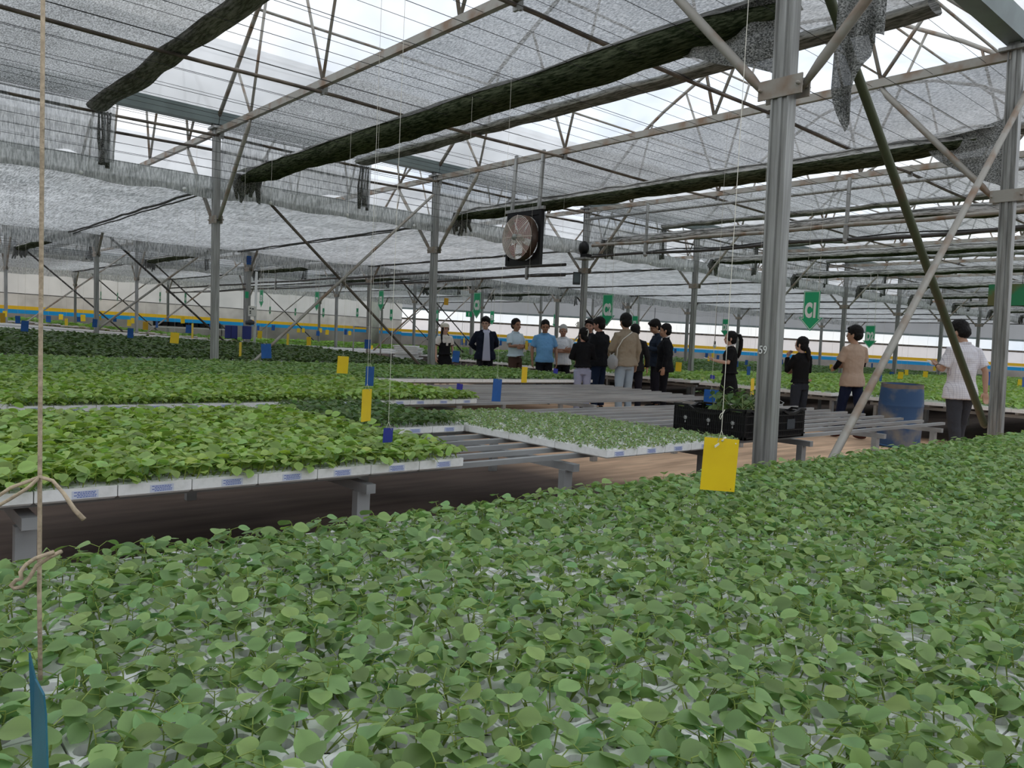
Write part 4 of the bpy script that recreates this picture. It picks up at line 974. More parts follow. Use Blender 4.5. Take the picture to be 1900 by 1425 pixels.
mb = MB(); mb.tube([(0, 0, .855), (0, 0, .865)], R0*.885, 40); mb.build('lid', mat('muddy_lid', (.25, .20, .16), .9, var=.5, scale=9), t)
mb = MB(); mb.tube([(math.cos(a)*R0*1.0, math.sin(a)*R0*1.0, .03) for a in np.linspace(0, 2*math.pi, 41)], .014, 6, cap=False); mb.build('bottom_rim', mat('barrel_rim_blue', (.03, .10, .24), .5), t)

def crate(x, y, lx, ly, h, label, rot=0):
    t = empty('plastic_crate', (x, y, DECK+.004), label, 'crate', 'black crates on the slats'); t.rotation_euler = (0, 0, rot)
    mb = MB()
    for a, b in (((-.001, 0, 0), (lx, .012, .03)), ((0, ly-.012, 0), (lx, ly, .03)), ((0, 0, 0), (.012, ly, .03)), ((lx-.012, 0, 0), (lx, ly, .03)), ((0, 0, 0), (lx, ly, .008))): mb.box(a, b)
    mb.build('base', black_plastic, t)
    def side(name, org, du, L_, dip, nrm):
        mb = MB(); du = Vector(du); n_ = Vector(nrm); O = Vector(org)
        def bar(u0, u1, z0, z1, th=.009, off=0):
            p0, p1 = O+du*u0+n_*off, O+du*u1+n_*(off+th); a = (min(p0.x, p1.x), min(p0.y, p1.y), z0); b = (max(p0.x, p1.x), max(p0.y, p1.y), z1); mb.box(a, b)
        bar(0, L_, .0, h*.9, .003, .002)
        bar(0, .03, 0, h); bar(L_-.03, L_, 0, h)
        for z in (.26, .52, .78): bar(0, L_, h*z-.004, h*z+.004, .012, -.004)
        n = int(L_/.018)
        for i in range(n): bar(L_*i/n, L_*i/n+.005, .02, h*(.88), .007, -.002)
        hl = lambda u: h-(dip*max(0, math.sin(max(0, min(1, (u/L_-.22)/.56))*math.pi))**.6 if dip else 0)
        k = 24
        for i in range(k):
            a, b = O+du*(L_*i/k)+Vector((0, 0, hl(L_*i/k))), O+du*(L_*(i+1)/k)+Vector((0, 0, hl(L_*(i+1)/k))); mb.prism(a, b, [(-.012, -.018), (.012, -.018), (.012, 0), (-.012, 0)])
        mb.build(name, black_plastic, t)
    side('long_side', (0, 0, 0), (0, 1, 0), ly, .05, (1, 0, 0)); side('long_side', (lx, 0, 0), (0, 1, 0), ly, .05, (-1, 0, 0))
    side('short_side', (0, 0, 0), (1, 0, 0), lx, .03, (0, 1, 0)); side('short_side', (0, ly, 0), (1, 0, 0), lx, .03, (0, -1, 0))
    return t
t1 = crate(5.24, 3.26, .40, .66, .235, 'black plastic crate filled with leafy plants, nearer the viewer, in front of the thick post')
mb = MB()
for j in range(3):
    y = .10+.22*j
    for a in range(7):
        th = a*6.283/7; mb.box((-.012, y+math.cos(th)*.014-.003, .125+math.sin(th)*.014-.003), (-.006, y+math.cos(th)*.014+.003, .125+math.sin(th)*.014+.003))
    mb.tube([(-.010, y, .125), (-.005, y, .125)], .010, 10); mb.box((-.012, y-.003, .085), (-.006, y+.003, .10))
mb.build('round_mark', mat('crate_mark_grey', (.42, .43, .42), .6), t1)
t2 = crate(5.66, 3.24, .44, .56, .235, 'black plastic crate with a curved hand grip, right of the thick post')
mb = MB(); mb.box((.16, -.006, .07), (.28, -.002, .15)); mb.build('card_pocket', mat('smoky_panel', (.05, .06, .07), .2), t2)
t = empty('bent_wires', (5.9, 3.35, .80), 'loops of thin grey wire lying over the right crate', 'wire loops'); mb = MB(); random.seed(9)
mb.tube([(-.20, .10, .04), (-.13, .05, .09), (-.06, .02, .045), (.0, .0, .03), (.05, .0, .05), (.06, .05, .07)], .004, 5)
mb.tube([(-.25, .30, .03), (-.18, .22, .10), (-.10, .2, .06), (-.02, .22, .10)], .003, 5); mb.tube([(-.3, .1, .02), (-.22, .14, .13), (-.15, .1, .10)], .003, 5); mb.build('wires', galv, t)
# loose uprooted plants in the first crate
t = empty('loose_plants', (5.44, 3.60, .62), 'tangled leafy plants with long stems heaped in the black crate', 'plants'); r_ = np.random.default_rng(5)
pp = np.stack([r_.uniform(-.10, .13, 46), np.where(np.arange(46) < 38, r_.uniform(-.30, -.0, 46), r_.uniform(0, .22, 46)), r_.uniform(.06, .12, 46)], 1)
f_ = link('foliage', foliage('foliage', pp, r_, leaf_dark, leaf=(.035, .06), n=(3, 5), stem=(.10, .24), pet=(.03, .06), droop=(-.2, .8), tint=(.7, 1.5), rows=6), t); f_['kind'] = 'stuff'
mb = MB()
for i in range(34):
    a, b = random.uniform(-.12, .14), random.uniform(-.27, .06); mb.tube([(a, b, .04), (a+random.uniform(-.05, .05), b+random.uniform(-.05, .05), random.uniform(.12, .2)), (a+random.uniform(-.09, .09), b+random.uniform(-.1, .1), random.uniform(.18, .30))], [.0028, .0022, .0015], 5)
s_ = mb.build('stems', mat('pale_stem', (.33, .36, .16), .6), t); s_['kind'] = 'stuff'
lf = foliage('foliage', np.array([(-.15, .10, .10), (-.14, .0, .11), (-.15, .22, .10), (-.12, -.22, .10)]), r_, leaf_mid, leaf=(.06, .085), n=(3, 4), stem=(.02, .05), pet=(.02, .04)); f_ = link('broad_leaves', lf, t); f_['kind'] = 'stuff'

def boxthing(name, x, y0, y1, w, d, m, label, cat, dep=.25, group=None, bev=.01):
    P_ = at(x, (y0+y1)/2, d); h = (y1-y0)*d/F/2; w_ = w*d/F/2; a = math.atan2(P_.y, P_.x)-math.pi/2
    t = empty(name, P_, label, cat, group); t.rotation_euler = (0, 0, a); mb = MB(); mb.box((-w_, -dep/2, -h), (w_, dep/2, h)); o = mb.build('body', m, t)
    bv = o.modifiers.new('b', 'BEVEL'); bv.width = bev; bv.segments = 2; return t, w_, h
blue_box_m = mat('blue_cabinet_paint', (.03, .045, .22), .5, var=.3, scale=2)
t, w_, h_ = boxthing('tool_cabinet', 429, 604, 628, 22, 19.5, blue_box_m, 'blue metal cabinet left of the post with the motor', 'cabinet', .5)
mb = MB(); mb.box((-.004, -.26, -h_*.9), (.004, -.252, h_*.9)); mb.build('door_gap', black_plastic, t)
t, w_, h_ = boxthing('tool_cabinet', 458, 605, 629, 16, 19.5, blue_box_m, 'blue metal cabinet right of the post with the motor', 'cabinet', .5)
t, w_, h_ = boxthing('electric_box', 468, 568, 587, 14, 21.6, mat('white_enamel', (.75, .74, .68), .4), 'white electric switch box on a slim white pipe', 'electric box', .18)
mb = MB()
for z in (.06, -.02, -.07): mb.box((-.07, -.095, z), (-.03, -.09, z+.03))
mb.box((-.01, -.095, .05), (.04, -.09, .08)); mb.build('switches', black_plastic, t)
mb = MB(); mb.tube([(w_-.02, .05, 1.1), (w_-.02, .05, -1.2)], .035, 8); mb.build('pipe', sign_white, t)
t = empty('pump_motor', at(464, 598, 21.5), 'dark electric motor on a bracket below the white switch box', 'motor'); mb = MB(); mb.ell((0, 0, 0), (.10, .08, .08)); mb.tube([(-.12, 0, -.01), (.1, 0, -.01)], .06, 10); mb.build('housing', mat('motor_dark', (.06, .06, .07), .5), t)
mb = MB(); mb.box((-.14, -.06, -.10), (.12, .06, -.08)); mb.build('mount_plate', galv, t)
t, w_, h_ = boxthing('loudspeaker_box', 462, 475, 491, 8, 21.6, blue_card, 'small blue box hanging under the net near the second dark post', 'box', .1)
mb = MB()
for z in (-.05, 0, .05): mb.box((-w_*1.1, -.06, z-.008), (w_*1.1, .06, z+.008))
mb.build('bands', blue_box_m, t)
t, w_, h_ = boxthing('floodlight', 1070, 505, 528, 14, 17.72, mat('lamp_housing', (.05, .06, .06), .5), 'dark rectangular floodlight on the post above the C2 group', 'floodlight', .12)
mb = MB(); mb.box((-w_*.75, -.066, -h_*.7), (w_*.75, -.06, h_*.75)); mb.build('glass', mat('lamp_glass_dark', (.10, .13, .14), .15), t)
t, w_, h_ = boxthing('socket_box', 1073, 597, 607, 5, 17.66, mat('white_enamel', (.75, .74, .68), .4), 'small white socket box on the post behind the group', 'socket box', .07)
mb = MB(); mb.tube([(-.03, -.04, .03), (-.06, -.05, 0), (-.03, -.04, -.05)], .006, 5); mb.build('cord', wire_m, t)
for x, y0, y1, d, lab in ((1326, 575, 645, 22, 'hanging light bulb on a long cord left of the ponytailed woman'), (1212, 575, 641, 20, 'hanging light bulb behind the dark suit')):
    t = empty('pendant_bulb', at(x, y1-4, d), lab, 'light bulb'); mb = MB(); mb.tube([(0, 0, .12), (0, 0, (y1-y0)*d/F)], .007, 5); mb.build('cord', wire_m, t)
    mb = MB(); mb.tube([(0, 0, .03), (0, 0, .12)], .028, 8); mb.build('socket', black_plastic, t); mb = MB(); mb.ell((0, 0, -.02), (.045, .045, .055), 12, 8); mb.build('bulb', mat('bulb_glass', (.75, .76, .74), .15), t)
# stacked empty foam trays and a wheeled frame
PS = at(752, 640, 26.1)
random.seed(12)
for i in range(9):
    o = link('foam_tray', tray_lo, None, (PS.x+random.uniform(-.06, .06)-.4, PS.y+random.uniform(-.1, .1), .45+i*.055)); o.scale = (2.9, 2.2, 1); o.rotation_euler = (0, 0, -.7+random.uniform(-.12, .12))
    tag(o, 'grey-white empty foam trays lying '+['at the very bottom', 'second from the bottom', 'third from the bottom', 'fourth from the bottom', 'in the middle', 'fourth from the top', 'third from the top', 'second from the top', 'on top'][i]+' of the untidy stack', 'foam tray', 'stack of empty foam trays')
t = empty('stack_table', (PS.x, PS.y, 0), 'low grey table under the untidy stack of foam trays', 'table'); mb = MB(); mb.box((-.6, -.9, .40), (.6, .9, .445)); mb.build('top', galv, t); t.rotation_euler = (0, 0, -.7)
for a in (-.55, .55):
    for b in (-.85, .85): mb = MB(); mb.box((a-.03, b-.03, 0), (a+.03, b+.03, .4)); mb.build('leg', galv, t)
PF = at(681, 640, 21.5); t = empty('trolley', (PF.x, PF.y, 0), 'tall grey tubular trolley frame left of the stacked trays', 'trolley'); t.rotation_euler = (0, 0, -.55); mb = MB()
for s in (-.37, .37): mb.tube([(s, 0, .15), (s, 0, 1.47)], .02, 6)
for z in (.65, 1.45): mb.tube([(-.37, 0, z), (.37, 0, z)], .018, 6)
mb.build('frame', galv, t); mb = MB(); mb.box((-.4, -.3, .20), (.4, .3, .24)); mb.build('platform', galv, t)
for s in (-.3, .3):
    for b in (-.2, .2): mb = MB(); mb.tube([(s-.02, b, .09), (s+.02, b, .09)], .09, 14); mb.build('wheel', black_plastic, t)
for i in range(9):
    q_ = 293+i*14; P_ = at(q_, 600+i*.7, 37.4/(.7497+.6578*(950-q_)/F)); t = link('storage_crate', None, None); mb = MB(); mb.box((-.15, -.2, -.10), (.15, .2, .10)); mb.box((-.16, -.21, .06), (.16, .21, .10)); o = mb.build('storage_crate', black_plastic, None, P_); bpy.data.objects.remove(t)
    o.rotation_euler = (0, 0, -.6); tag(o, f'small black crate in the distant row before the left wall, {ordn[i]} from the left', 'crate', 'black crates by the left wall')
t = empty('shelf_table', (at(350, 612, 37.4/(.7497+.6578*(950-350)/F)).x, at(350, 612, 37.4/(.7497+.6578*(950-350)/F)).y, 0), 'long low table carrying the distant row of black crates', 'table'); mb = MB(); a0, a1 = at(282, 605, 37.4/(.7497+.6578*(950-282)/F))-t.location, at(418, 611, 37.4/(.7497+.6578*(950-418)/F))-t.location
mb.prism((a0.x, a0.y, a0.z), (a1.x, a1.y, a1.z), [(-.25, -.04), (.25, -.04), (.25, 0), (-.25, 0)]); mb.build('top', foam, t)
for q in (.05, .5, .95): p_ = a0.lerp(a1, q); mb = MB(); mb.tube([(p_.x, p_.y, 0), (p_.x, p_.y, p_.z-.03)], .03, 6); mb.build('leg', galv, t)
t = empty('round_column', (at(696, 600, 51.3).x, at(696, 600, 51.3).y, 0), 'broad pale grey-green round column in front of the far corner', 'column'); mb = MB(); mb.tube([(0, 0, 0), (0, 0, 3.6)], .29, 20); mb.tube([(0, 0, 3.6), (0, 0, 3.7)], .3, 20); mb.build('shaft', mat('pale_column', (.38, .40, .34), .7, var=.2, scale=2), t)

# ------------------------------------------------------------------ people
def remesh(mb, m, vox, smooth=2, name='body', noise=0, nscale=.12):
    me = mb.mesh(m, name); o = bpy.data.objects.new('tmp', me); C.objects.link(o)
    r = o.modifiers.new('r', 'REMESH'); r.mode = 'VOXEL'; r.voxel_size = vox; r.use_smooth_shade = True
    if smooth: s = o.modifiers.new('s', 'SMOOTH'); s.iterations = smooth; s.factor = .5
    if noise:
        tx = bpy.data.textures.new('w', 'CLOUDS'); tx.noise_scale = nscale; tx.noise_depth = 2
        dm = o.modifiers.new('d', 'DISPLACE'); dm.texture = tx; dm.strength = noise; dm.mid_level = .5; dm.texture_coords = 'LOCAL'
    dg = bpy.context.evaluated_depsgraph_get(); out = bpy.data.meshes.new_from_object(o.evaluated_get(dg)); bpy.data.objects.remove(o)
    out.materials.clear(); out.materials.append(m); return out
skins = {'tan': mat('skin_tan', (.47, .28, .19), .55), 'fair': mat('skin_fair', (.60, .38, .29), .55), 'brown': mat('skin_brown', (.37, .195, .125), .55), 'pink': mat('skin_pinkish', (.50, .27, .20), .55)}
hair_b = mat('black_hair', (.008, .007, .007), .6, bump=.5, bscale=120, spec=.2); hair_g = mat('grey_hair', (.50, .50, .48), .6, var=.3, scale=60)
eye_m = mat('dark_eye', (.02, .015, .012), .3); lip_m = mat('lip', (.36, .13, .11), .5); glass_m = mat('spectacle_frame', (.06, .05, .05), .3)
def cloth(name, c, **k): return mat(name, c, .85, bump=.25, bscale=60, spec=.15, **k)
def hand(mb, w, d, n, curl=.5, side=1):
    """palm, four unequal fingers and a thumb; w wrist, d pointing direction, n palm normal (towards the palm side)"""
    d = Vector(d).normalized(); n = Vector(n); n = (n-d*n.dot(d)).normalized(); s = d.cross(n)*side; w = Vector(w)
    pc = w+d*.05; rt = Matrix((s, d, n)).transposed(); mb.ell(pc, (.040, .052, .017), 12, 8, rt)
    for i, (o, l) in enumerate(((.031, .068), (.0105, .078), (-.0105, .073), (-.031, .056))):
        b = w+d*.085+s*o; a1 = curl*.5; p1 = b+(d*math.cos(a1)+n*math.sin(a1)+s*o*1.2)*l*.45; a2 = curl*1.2; p2 = p1+(d*math.cos(a2)+n*math.sin(a2))*l*.32; a3 = curl*1.8; p3 = p2+(d*math.cos(a3)+n*math.sin(a3))*l*.25
        mb.tube([b-d*.02, p1, p2, p3], [.0092, .0086, .0080, .0062], 7)
    b = w+d*.025+s*.030; mb.tube([b, b+(s*.8+d*.7+n*.25)*.03, b+(s*.9+d*1.5+n*.5)*.042], [.012, .0105, .0075], 7)
POSES = {  # elbow, wrist, hand direction, palm normal, curl for the right side (x > 0); the left side mirrors x
 'down': ((.25, -.03, 1.13), (.255, .03, .89), (0, .12, -1), (-1, 0, 0), .5),
 'downback': ((.25, -.08, 1.13), (.25, -.10, .90), (0, -.1, -1), (-.2, -1, 0), .5),
 'back': ((.285, -.12, 1.14), (.10, -.20, .99), (-1, 0, -.35), (0, -1, 0), .6),
 'crossL': ((.27, .07, 1.15), (-.06, .20, 1.17), (-1, .05, .15), (0, -1, 0), .25),
 'crossR': ((.27, .06, 1.14), (-.05, .235, 1.13), (-1, .0, .05), (0, -1, 0), .4),
 'phone': ((.24, .04, 1.14), (.10, .27, 1.17), (-.35, 1, .25), (-.5, .0, 1), .8),
 'chin': ((.20, .14, 1.14), (.10, .22, 1.36), (-.35, -.25, 1), (0, -1, 0), 1.0),
 'belly': ((.25, .03, 1.13), (.05, .22, 1.10), (-1, .1, .0), (0, -1, 0), .6),
 'front': ((.24, .06, 1.14), (.12, .26, 1.05), (-.3, 1, -.1), (-1, 0, 0), .7)}
def person(x, d, h, phi, label, skin='tan', hair='short', head=0, nod=0, R='down', Lh='down', top='shirt', topc=(.5, .5, .5), bot=(.02, .02, .025), botkind='trousers', inner=None, belly=0, hem=.82, extra=(), wom=False, step=.0, shoe=(.02, .02, .02), lean=0, topmat=None, pos=None):
    r = (x-950)/F*d; X, Y = .7517*r+.6595*d, -.6578*r+.7497*d
    if pos: X, Y = pos
    v = Vector((X, Y)).normalized(); rt = Vector((v.y, -v.x)); a = math.radians(phi); f = -v*math.cos(a)+rt*math.sin(a)
    t = empty('person', (X, Y, .0), label, 'person'); yaw = math.atan2(f.y, f.x)-math.pi/2
    t.matrix_world = Matrix.Translation((X+.03, Y, .012)) @ Matrix.Rotation(-.030, 4, 'Y') @ Matrix.Rotation(yaw, 4, 'Z') @ Matrix.Scale(h/1.70, 4)
    sk = skins[skin]; sw = .175 if not wom else .155; bw = 1.0 if not wom else .88
    HM = Matrix.Translation((0, .014, 1.465)) @ Matrix.Rotation(math.radians(-head), 4, 'Z') @ Matrix.Rotation(math.radians(-nod), 4, 'X') @ Matrix.Scale(1.13, 4)
    def hp(q): return HM @ Vector(q)
    hr = HM.to_3x3()
    # body: one continuous skin surface
    mb = MB()
    mb.tube([(0, -.01, 1.36), (0, -.005, 1.44), hp((0, .0, .02)), hp((0, .0, .06))], [.062, .056, .054, .055], 12)
    mb.ell(hp((0, -.006, .135)), (.074, .092, .088), 18, 12, hr); mb.ell(hp((0, .022, .080)), (.060, .066, .075), 16, 10, hr); mb.ell(hp((0, .050, .035)), (.030, .030, .026), 12, 8, hr)
    mb.ell(hp((0, .086, .088)), (.011, .020, .020), 10, 8, hr); mb.ell(hp((0, .082, .105)), (.008, .012, .026), 8, 6, hr); mb.ell(hp((0, .078, .052)), (.022, .010, .009), 10, 6, hr)
    mb.ell(hp((0, .068, .128)), (.050, .018, .012), 10, 6, hr)
    for s in (-1, 1):
        mb.ell(hp((s*.075, -.004, .098)), (.010, .018, .031), 8, 8, hr); mb.ell(hp((s*.038, .062, .075)), (.020, .016, .018), 8, 6, hr)
    mb.loft([((0, 0, .86), .12*bw, .085), ((0, .0, 1.0), .11*bw, .08), ((0, .0, 1.2), .13*bw, .09), ((0, -.01, 1.36), .13*bw, .08), ((0, -.01, 1.42), .07, .05)], 14)
    arms = []
    for s, key in ((1, R), (-1, Lh)):
        e, w, hd, n, cu = POSES[key]; q = lambda p: Vector((p[0]*s, p[1], p[2]))
        sh = Vector((s*(sw-.005), -.01, 1.362)); e, w, hd, n = q(e), q(w), q(hd), q(n)
        if wom: e.x *= .92
        mb.tube([Vector((s*.08, -.01, 1.36)), sh, sh.lerp(e, .5), e, e.lerp(w, .35), w, w+hd.normalized()*.02], [.045, .047, .041, .034, .036, .024, .023], 10)
        hand(mb, w+hd.normalized()*.005, hd, n, cu, s); arms.append((s, sh, e, w))
    legs = []
    for s in (-1, 1):
        fwd = step*s; hp_ = Vector((s*.085, 0, .90)); kn = Vector((s*.095, fwd*.5+.02, .49)); an = Vector((s*.10, fwd, .085)); legs.append((s, hp_, kn, an))
        mb.tube([hp_+Vector((0, 0, -.0)), kn, an], [.07, .045, .035], 10)
        mb.ell(an+Vector((0, .05, -.045)), (.036, .105, .032), 10, 8)
    link('body', remesh(mb, sk, .0072, 2), t)
    # face details
    mb = MB()
    for s in (-1, 1): mb.ell(hp((s*.030, .083, .108)), (.011, .005, .0055), 8, 6, hr)
    link('eyes', mb.mesh(eye_m, 'eyes'), t)
    mb = MB()
    for s in (-1, 1): mb.ell(hp((s*.031, .086, .127)), (.018, .006, .0035), 8, 6, hr)
    link('eyebrows', mb.mesh(hair_g if hair == 'grey' else hair_b, 'eyebrows'), t)
    mb = MB(); mb.ell(hp((0, .089, .052)), (.020, .006, .005), 10, 6, hr); link('mouth', mb.mesh(lip_m, 'mouth'), t)
    # hair
    mb = MB(); hm_ = hair_g if hair == 'grey' else hair_b
    if hair in ('short', 'grey', 'crop', 'thick'):
        k = {'short': 0, 'grey': -.004, 'crop': -.003, 'thick': .003}[hair]
        mb.ell(hp((0, -.016, .160)), (.085+k, .098+k, .086+k), 18, 12, hr); mb.ell(hp((0, -.045, .105)), (.081+k, .068+k, .078), 16, 10, hr)
        if hair in ('short', 'thick'): mb.ell(hp((.01, .052, .192+k)), (.066, .044, .030), 14, 8, hr)
        for s in (-1, 1): mb.ell(hp((s*.074, .012, .130)), (.010, .024, .030), 8, 6, hr)
    else:
        mb.ell(hp((0, -.020, .150)), (.086, .094, .090), 18, 12, hr); mb.ell(hp((0, -.045, .09)), (.080, .060, .085), 16, 10, hr)
        for s in (-1, 1): mb.ell(hp((s*.070, .02, .11)), (.016, .030, .05), 8, 6, hr)
        if hair == 'ponytail': mb.tube([hp((0, -.10, .17)), hp((0, -.15, .165)), hp((0, -.175, .09)), hp((0, -.17, -.03)), hp((0, -.15, -.16)), hp((0, -.14, -.22))], [.025, .034, .040, .042, .030, .008], 10)
        if hair == 'lowtail': mb.tube([hp((0, -.09, .06)), hp((0, -.115, .0)), hp((0, -.125, -.10)), hp((0, -.115, -.18))], [.04, .042, .034, .012], 10)
        if hair == 'bun': mb.ell(hp((0, -.105, .04)), (.045, .038, .06), 12, 8, hr)
        if hair == 'hat': mb.tube([hp((.05, -.06, .05)), hp((.09, .0, -.02)), hp((.11, .05, -.10)), hp((.11, .06, -.20))], [.03, .03, .026, .012], 8)
    link('hair', remesh(mb, hm_, .0075, 1, 'hair', .013, .03), t)
    # lower garment and shoes
    bm_ = cloth('garment', bot)
    mb = MB()
    if botkind == 'trousers':
        mb.loft([((0, 0, .80), .150*bw, .110), ((0, -.01, .90), .155*bw+.01, .118), ((0, 0, 1.0), .145*bw, .108+belly*.4), ((0, 0, 1.04), .14*bw, .105+belly*.4)], 16)
        for s, a_, b_, c_ in legs: mb.tube([a_+Vector((0, 0, -.02)), a_.lerp(b_, .5), b_, b_.lerp(c_, .6), c_+Vector((0, 0, .02))], [.093, .085, .070, .062, .062], 12)
    else:
        mb.loft([((0, 0, .34), .23, .20), ((0, 0, .55), .22, .185), ((0, 0, .80), .19, .145), ((0, 0, .98), .125, .10), ((0, 0, 1.06), .12, .095)], 18)
    link('trousers' if botkind == 'trousers' else 'skirt', remesh(mb, bm_, .012, 3, 'lower', .018, .10), t)
    mb = MB()
    for s, a_, b_, c_ in legs: mb.ell(c_+Vector((0, .06, -.05)), (.046, .135, .042), 12, 8); mb.ell(c_+Vector((0, -.01, -.03)), (.044, .055, .05), 10, 8)
    link('shoes', remesh(mb, cloth('shoe', shoe), .012, 1, 'shoes'), t)
    # upper garment
    tm = topmat or cloth('garment', topc); mb = MB(); ext = .012 if top in ('shirt', 'tee', 'sweater') else .03
    zt = hem; wv = 1.06 if top == 'jacket' else 1.0
    secs = [((0, belly*.3, zt), (.196+ext)*bw*wv, .148+ext+belly*.6), ((0, belly*.4, .92), (.190+ext)*bw*wv, .142+ext+belly*.8), ((0, belly*.5, 1.0), (.155+ext)*bw*wv, .115+ext+belly), ((0, belly*.4, 1.15), (.160+ext)*bw, .118+ext+belly*.7), ((0, 0, 1.28), (.172+ext)*bw, .120+ext), ((0, -.01, 1.36), (.155+ext*.5)*bw, .100+ext*.5), ((0, -.012, 1.405), .105, .074), ((0, -.010, 1.445), .070, .060)]
    mb.loft(secs, 22)
    for s in (-1, 1): mb.tube([Vector((s*.04, -.012, 1.42)), Vector((s*sw*.95, -.01, 1.355))], [.045, .058], 10)
    for s, sh, e, w in arms:
        if top in ('shirt', 'tee'): mb.tube([Vector((s*.10, -.01, 1.36)), sh+Vector((0, 0, .0)), sh.lerp(e, .45), sh.lerp(e, .80)], [.06, .066, .062, .066], 12)
        else: mb.tube([Vector((s*.10, -.01, 1.36)), sh, sh.lerp(e, .5), e, e.lerp(w, .5), w.lerp(e, .06)], [.058+ext*.3, .066+ext*.3, .058+ext*.3, .052+ext*.3, .047+ext*.2, .042], 12)
    if top in ('shirt', 'jacket'): mb.tube([(math.cos(a_)*.064, math.sin(a_)*.060-.008+(.01 if math.sin(a_) > 0 else 0), 1.452-.012*math.sin(a_)) for a_ in np.linspace(0, 6.2832, 17)], .014, 8)
    link({'tee': 't_shirt', 'sweater': 'sweater', 'jacket': 'jacket', 'shirt': 'shirt'}[top], remesh(mb, tm, .0105, 3, 'upper', .030 if top == 'jacket' else .022, .09), t)
    if inner:   # shirt front showing between the open sides of a jacket
        mb = MB(); y_ = .135+ext
        def fi(u, v):
            z = .80+(1.44-.80)*v; wd = .035+.030*(1-v)+.02*(v > .93); yy = np.interp(z, [.8, 1.0, 1.15, 1.28, 1.37, 1.44], [.137, .133, .136, .138, .118, .075])+ext*.75+belly*.8
            return ((u-.5)*2*wd*1.35, yy+.022-abs(u-.5)*.012, z)
        mb.grid(fi, 8, 20); me = mb.mesh(cloth('inner_shirt', inner), 'shirt_front'); o = link('shirt_front', me, t); so = o.modifiers.new('s', 'SOLIDIFY'); so.thickness = .012
    for e_ in extra: e_(t, hp, hr, arms, legs)
    return t
def glasses(t, hp, hr, arms, legs):
    mb = MB()
    for s in (-1, 1):
        mb.tube([hp((s*.032+math.cos(a)*.022, .094, .105+math.sin(a)*.015)) for a in np.linspace(0, 6.2832, 15)], .0022, 5, cap=False); mb.tube([hp((s*.054, .092, .108)), hp((s*.078, .0, .110))], .0022, 5)
    mb.tube([hp((-.01, .096, .107)), hp((.01, .096, .107))], .0022, 5); link('glasses', mb.mesh(glass_m, 'glasses'), t)
def phone(side=1, white=False):
    def f(t, hp, hr, arms, legs):
        s, sh, e, w = arms[0] if side == 1 else arms[1]; c = w+Vector((-s*.03, .13, .035)); mb = MB(); mb.box((-.038, -.075, -.004), (.038, .075, .004), Matrix.Rotation(.35, 3, 'X') @ Matrix.Rotation(s*.3, 3, 'Z'), c)
        link('phone', mb.mesh(mat('phone_case', (.7, .7, .68) if white else (.02, .02, .03), .3), 'phone'), t)
    return f
def collar_col(c):
    def f(t, hp, hr, arms, legs):
        mb = MB(); mb.tube([(math.cos(a_)*.067, math.sin(a_)*.062-.010, 1.462-.018*math.sin(a_)) for a_ in np.linspace(0, 6.2832, 17)], .012, 8)
        for s in (-1, 1): mb.tube([(s*.02, .062, 1.445), (s*.05, .085, 1.40)], [.016, .008], 8)
        link('collar', mb.mesh(cloth('collar_cloth', c), 'collar'), t)
    return f
def buttons(c=(.9, .9, .9), w=.006):
    def f(t, hp, hr, arms, legs):
        mb = MB()
        for i in range(6): z = .92+i*.085; y = np.interp(z, [.8, 1.0, 1.15, 1.28, 1.37], [.134, .130, .132, .134, .112])+.010; mb.ell((0, y, z), (w, .004, w), 8, 6)
        link('buttons', mb.mesh(mat('button', c, .4), 'buttons'), t)
    return f
def pocket(t, hp, hr, arms, legs):
    mb = MB(); mb.box((.035, -.152, .955), (.105, -.146, .995)); link('waist_patch', mb.mesh(mat('leather_patch', (.42, .26, .17), .6), 'patch'), t)
def cap(t, hp, hr, arms, legs):
    mb = MB(); mb.ell(hp((0, -.020, .185)), (.100, .108, .062), 18, 10, hr); mb.ell(hp((0, -.02, .160)), (.095, .102, .045), 16, 8, hr); mb.ell(hp((0, .085, .158)), (.072, .055, .010), 14, 6, hr)
    link('cap', remesh(mb, cloth('cream_cap', (.72, .68, .58)), .007, 2, 'cap'), t)
def blouse(t, hp, hr, arms, legs):
    w = cloth('white_blouse', (.82, .80, .76)); mb = MB(); mb.loft([((0, 0, 1.24), .164, .136), ((0, 0, 1.30), .166, .137), ((0, -.01, 1.38), .158, .112), ((0, -.012, 1.42), .11, .078), ((0, -.01, 1.45), .07, .06)], 20)
    for s, sh, e, ww in arms: mb.tube([Vector((s*.08, -.01, 1.37)), sh, sh.lerp(e, .5), sh.lerp(e, .72)], [.064, .080, .082, .070], 12)
    link('blouse_yoke', remesh(mb, w, .010, 2, 'yoke'), t); mb = MB(); mb.box((-.028, .120, 1.17), (.028, .140, 1.36)); mb.ell((-.05, .115, 1.39), (.045, .012, .03), 10, 6); mb.ell((.05, .115, 1.39), (.045, .012, .03), 10, 6)
    link('bow', remesh(mb, w, .007, 2, 'bow'), t)
def satchel(t, hp, hr, arms, legs):
    mb = MB(); mb.ell((-.24, .02, .92), (.055, .13, .13), 14, 10); mb.box((-.275, -.09, .86), (-.205, .13, .97)); link('shoulder_bag', remesh(mb, cloth('grey_bag', (.36, .37, .38)), .01, 3, 'bag', .02), t)
    mb = MB(); mb.tube([(-.235, -.08, 1.0), (-.215, -.07, 1.15), (-.16, -.13, 1.3), (.05, -.10, 1.42), (.13, .02, 1.42)], .009, 6); mb.tube([(-.235, .09, 1.0), (-.22, .13, 1.12), (-.12, .16, 1.28), (.06, .10, 1.41)], .009, 6)
    link('strap', mb.mesh(cloth('strap_cloth', (.62, .62, .58)), 'strap'), t)
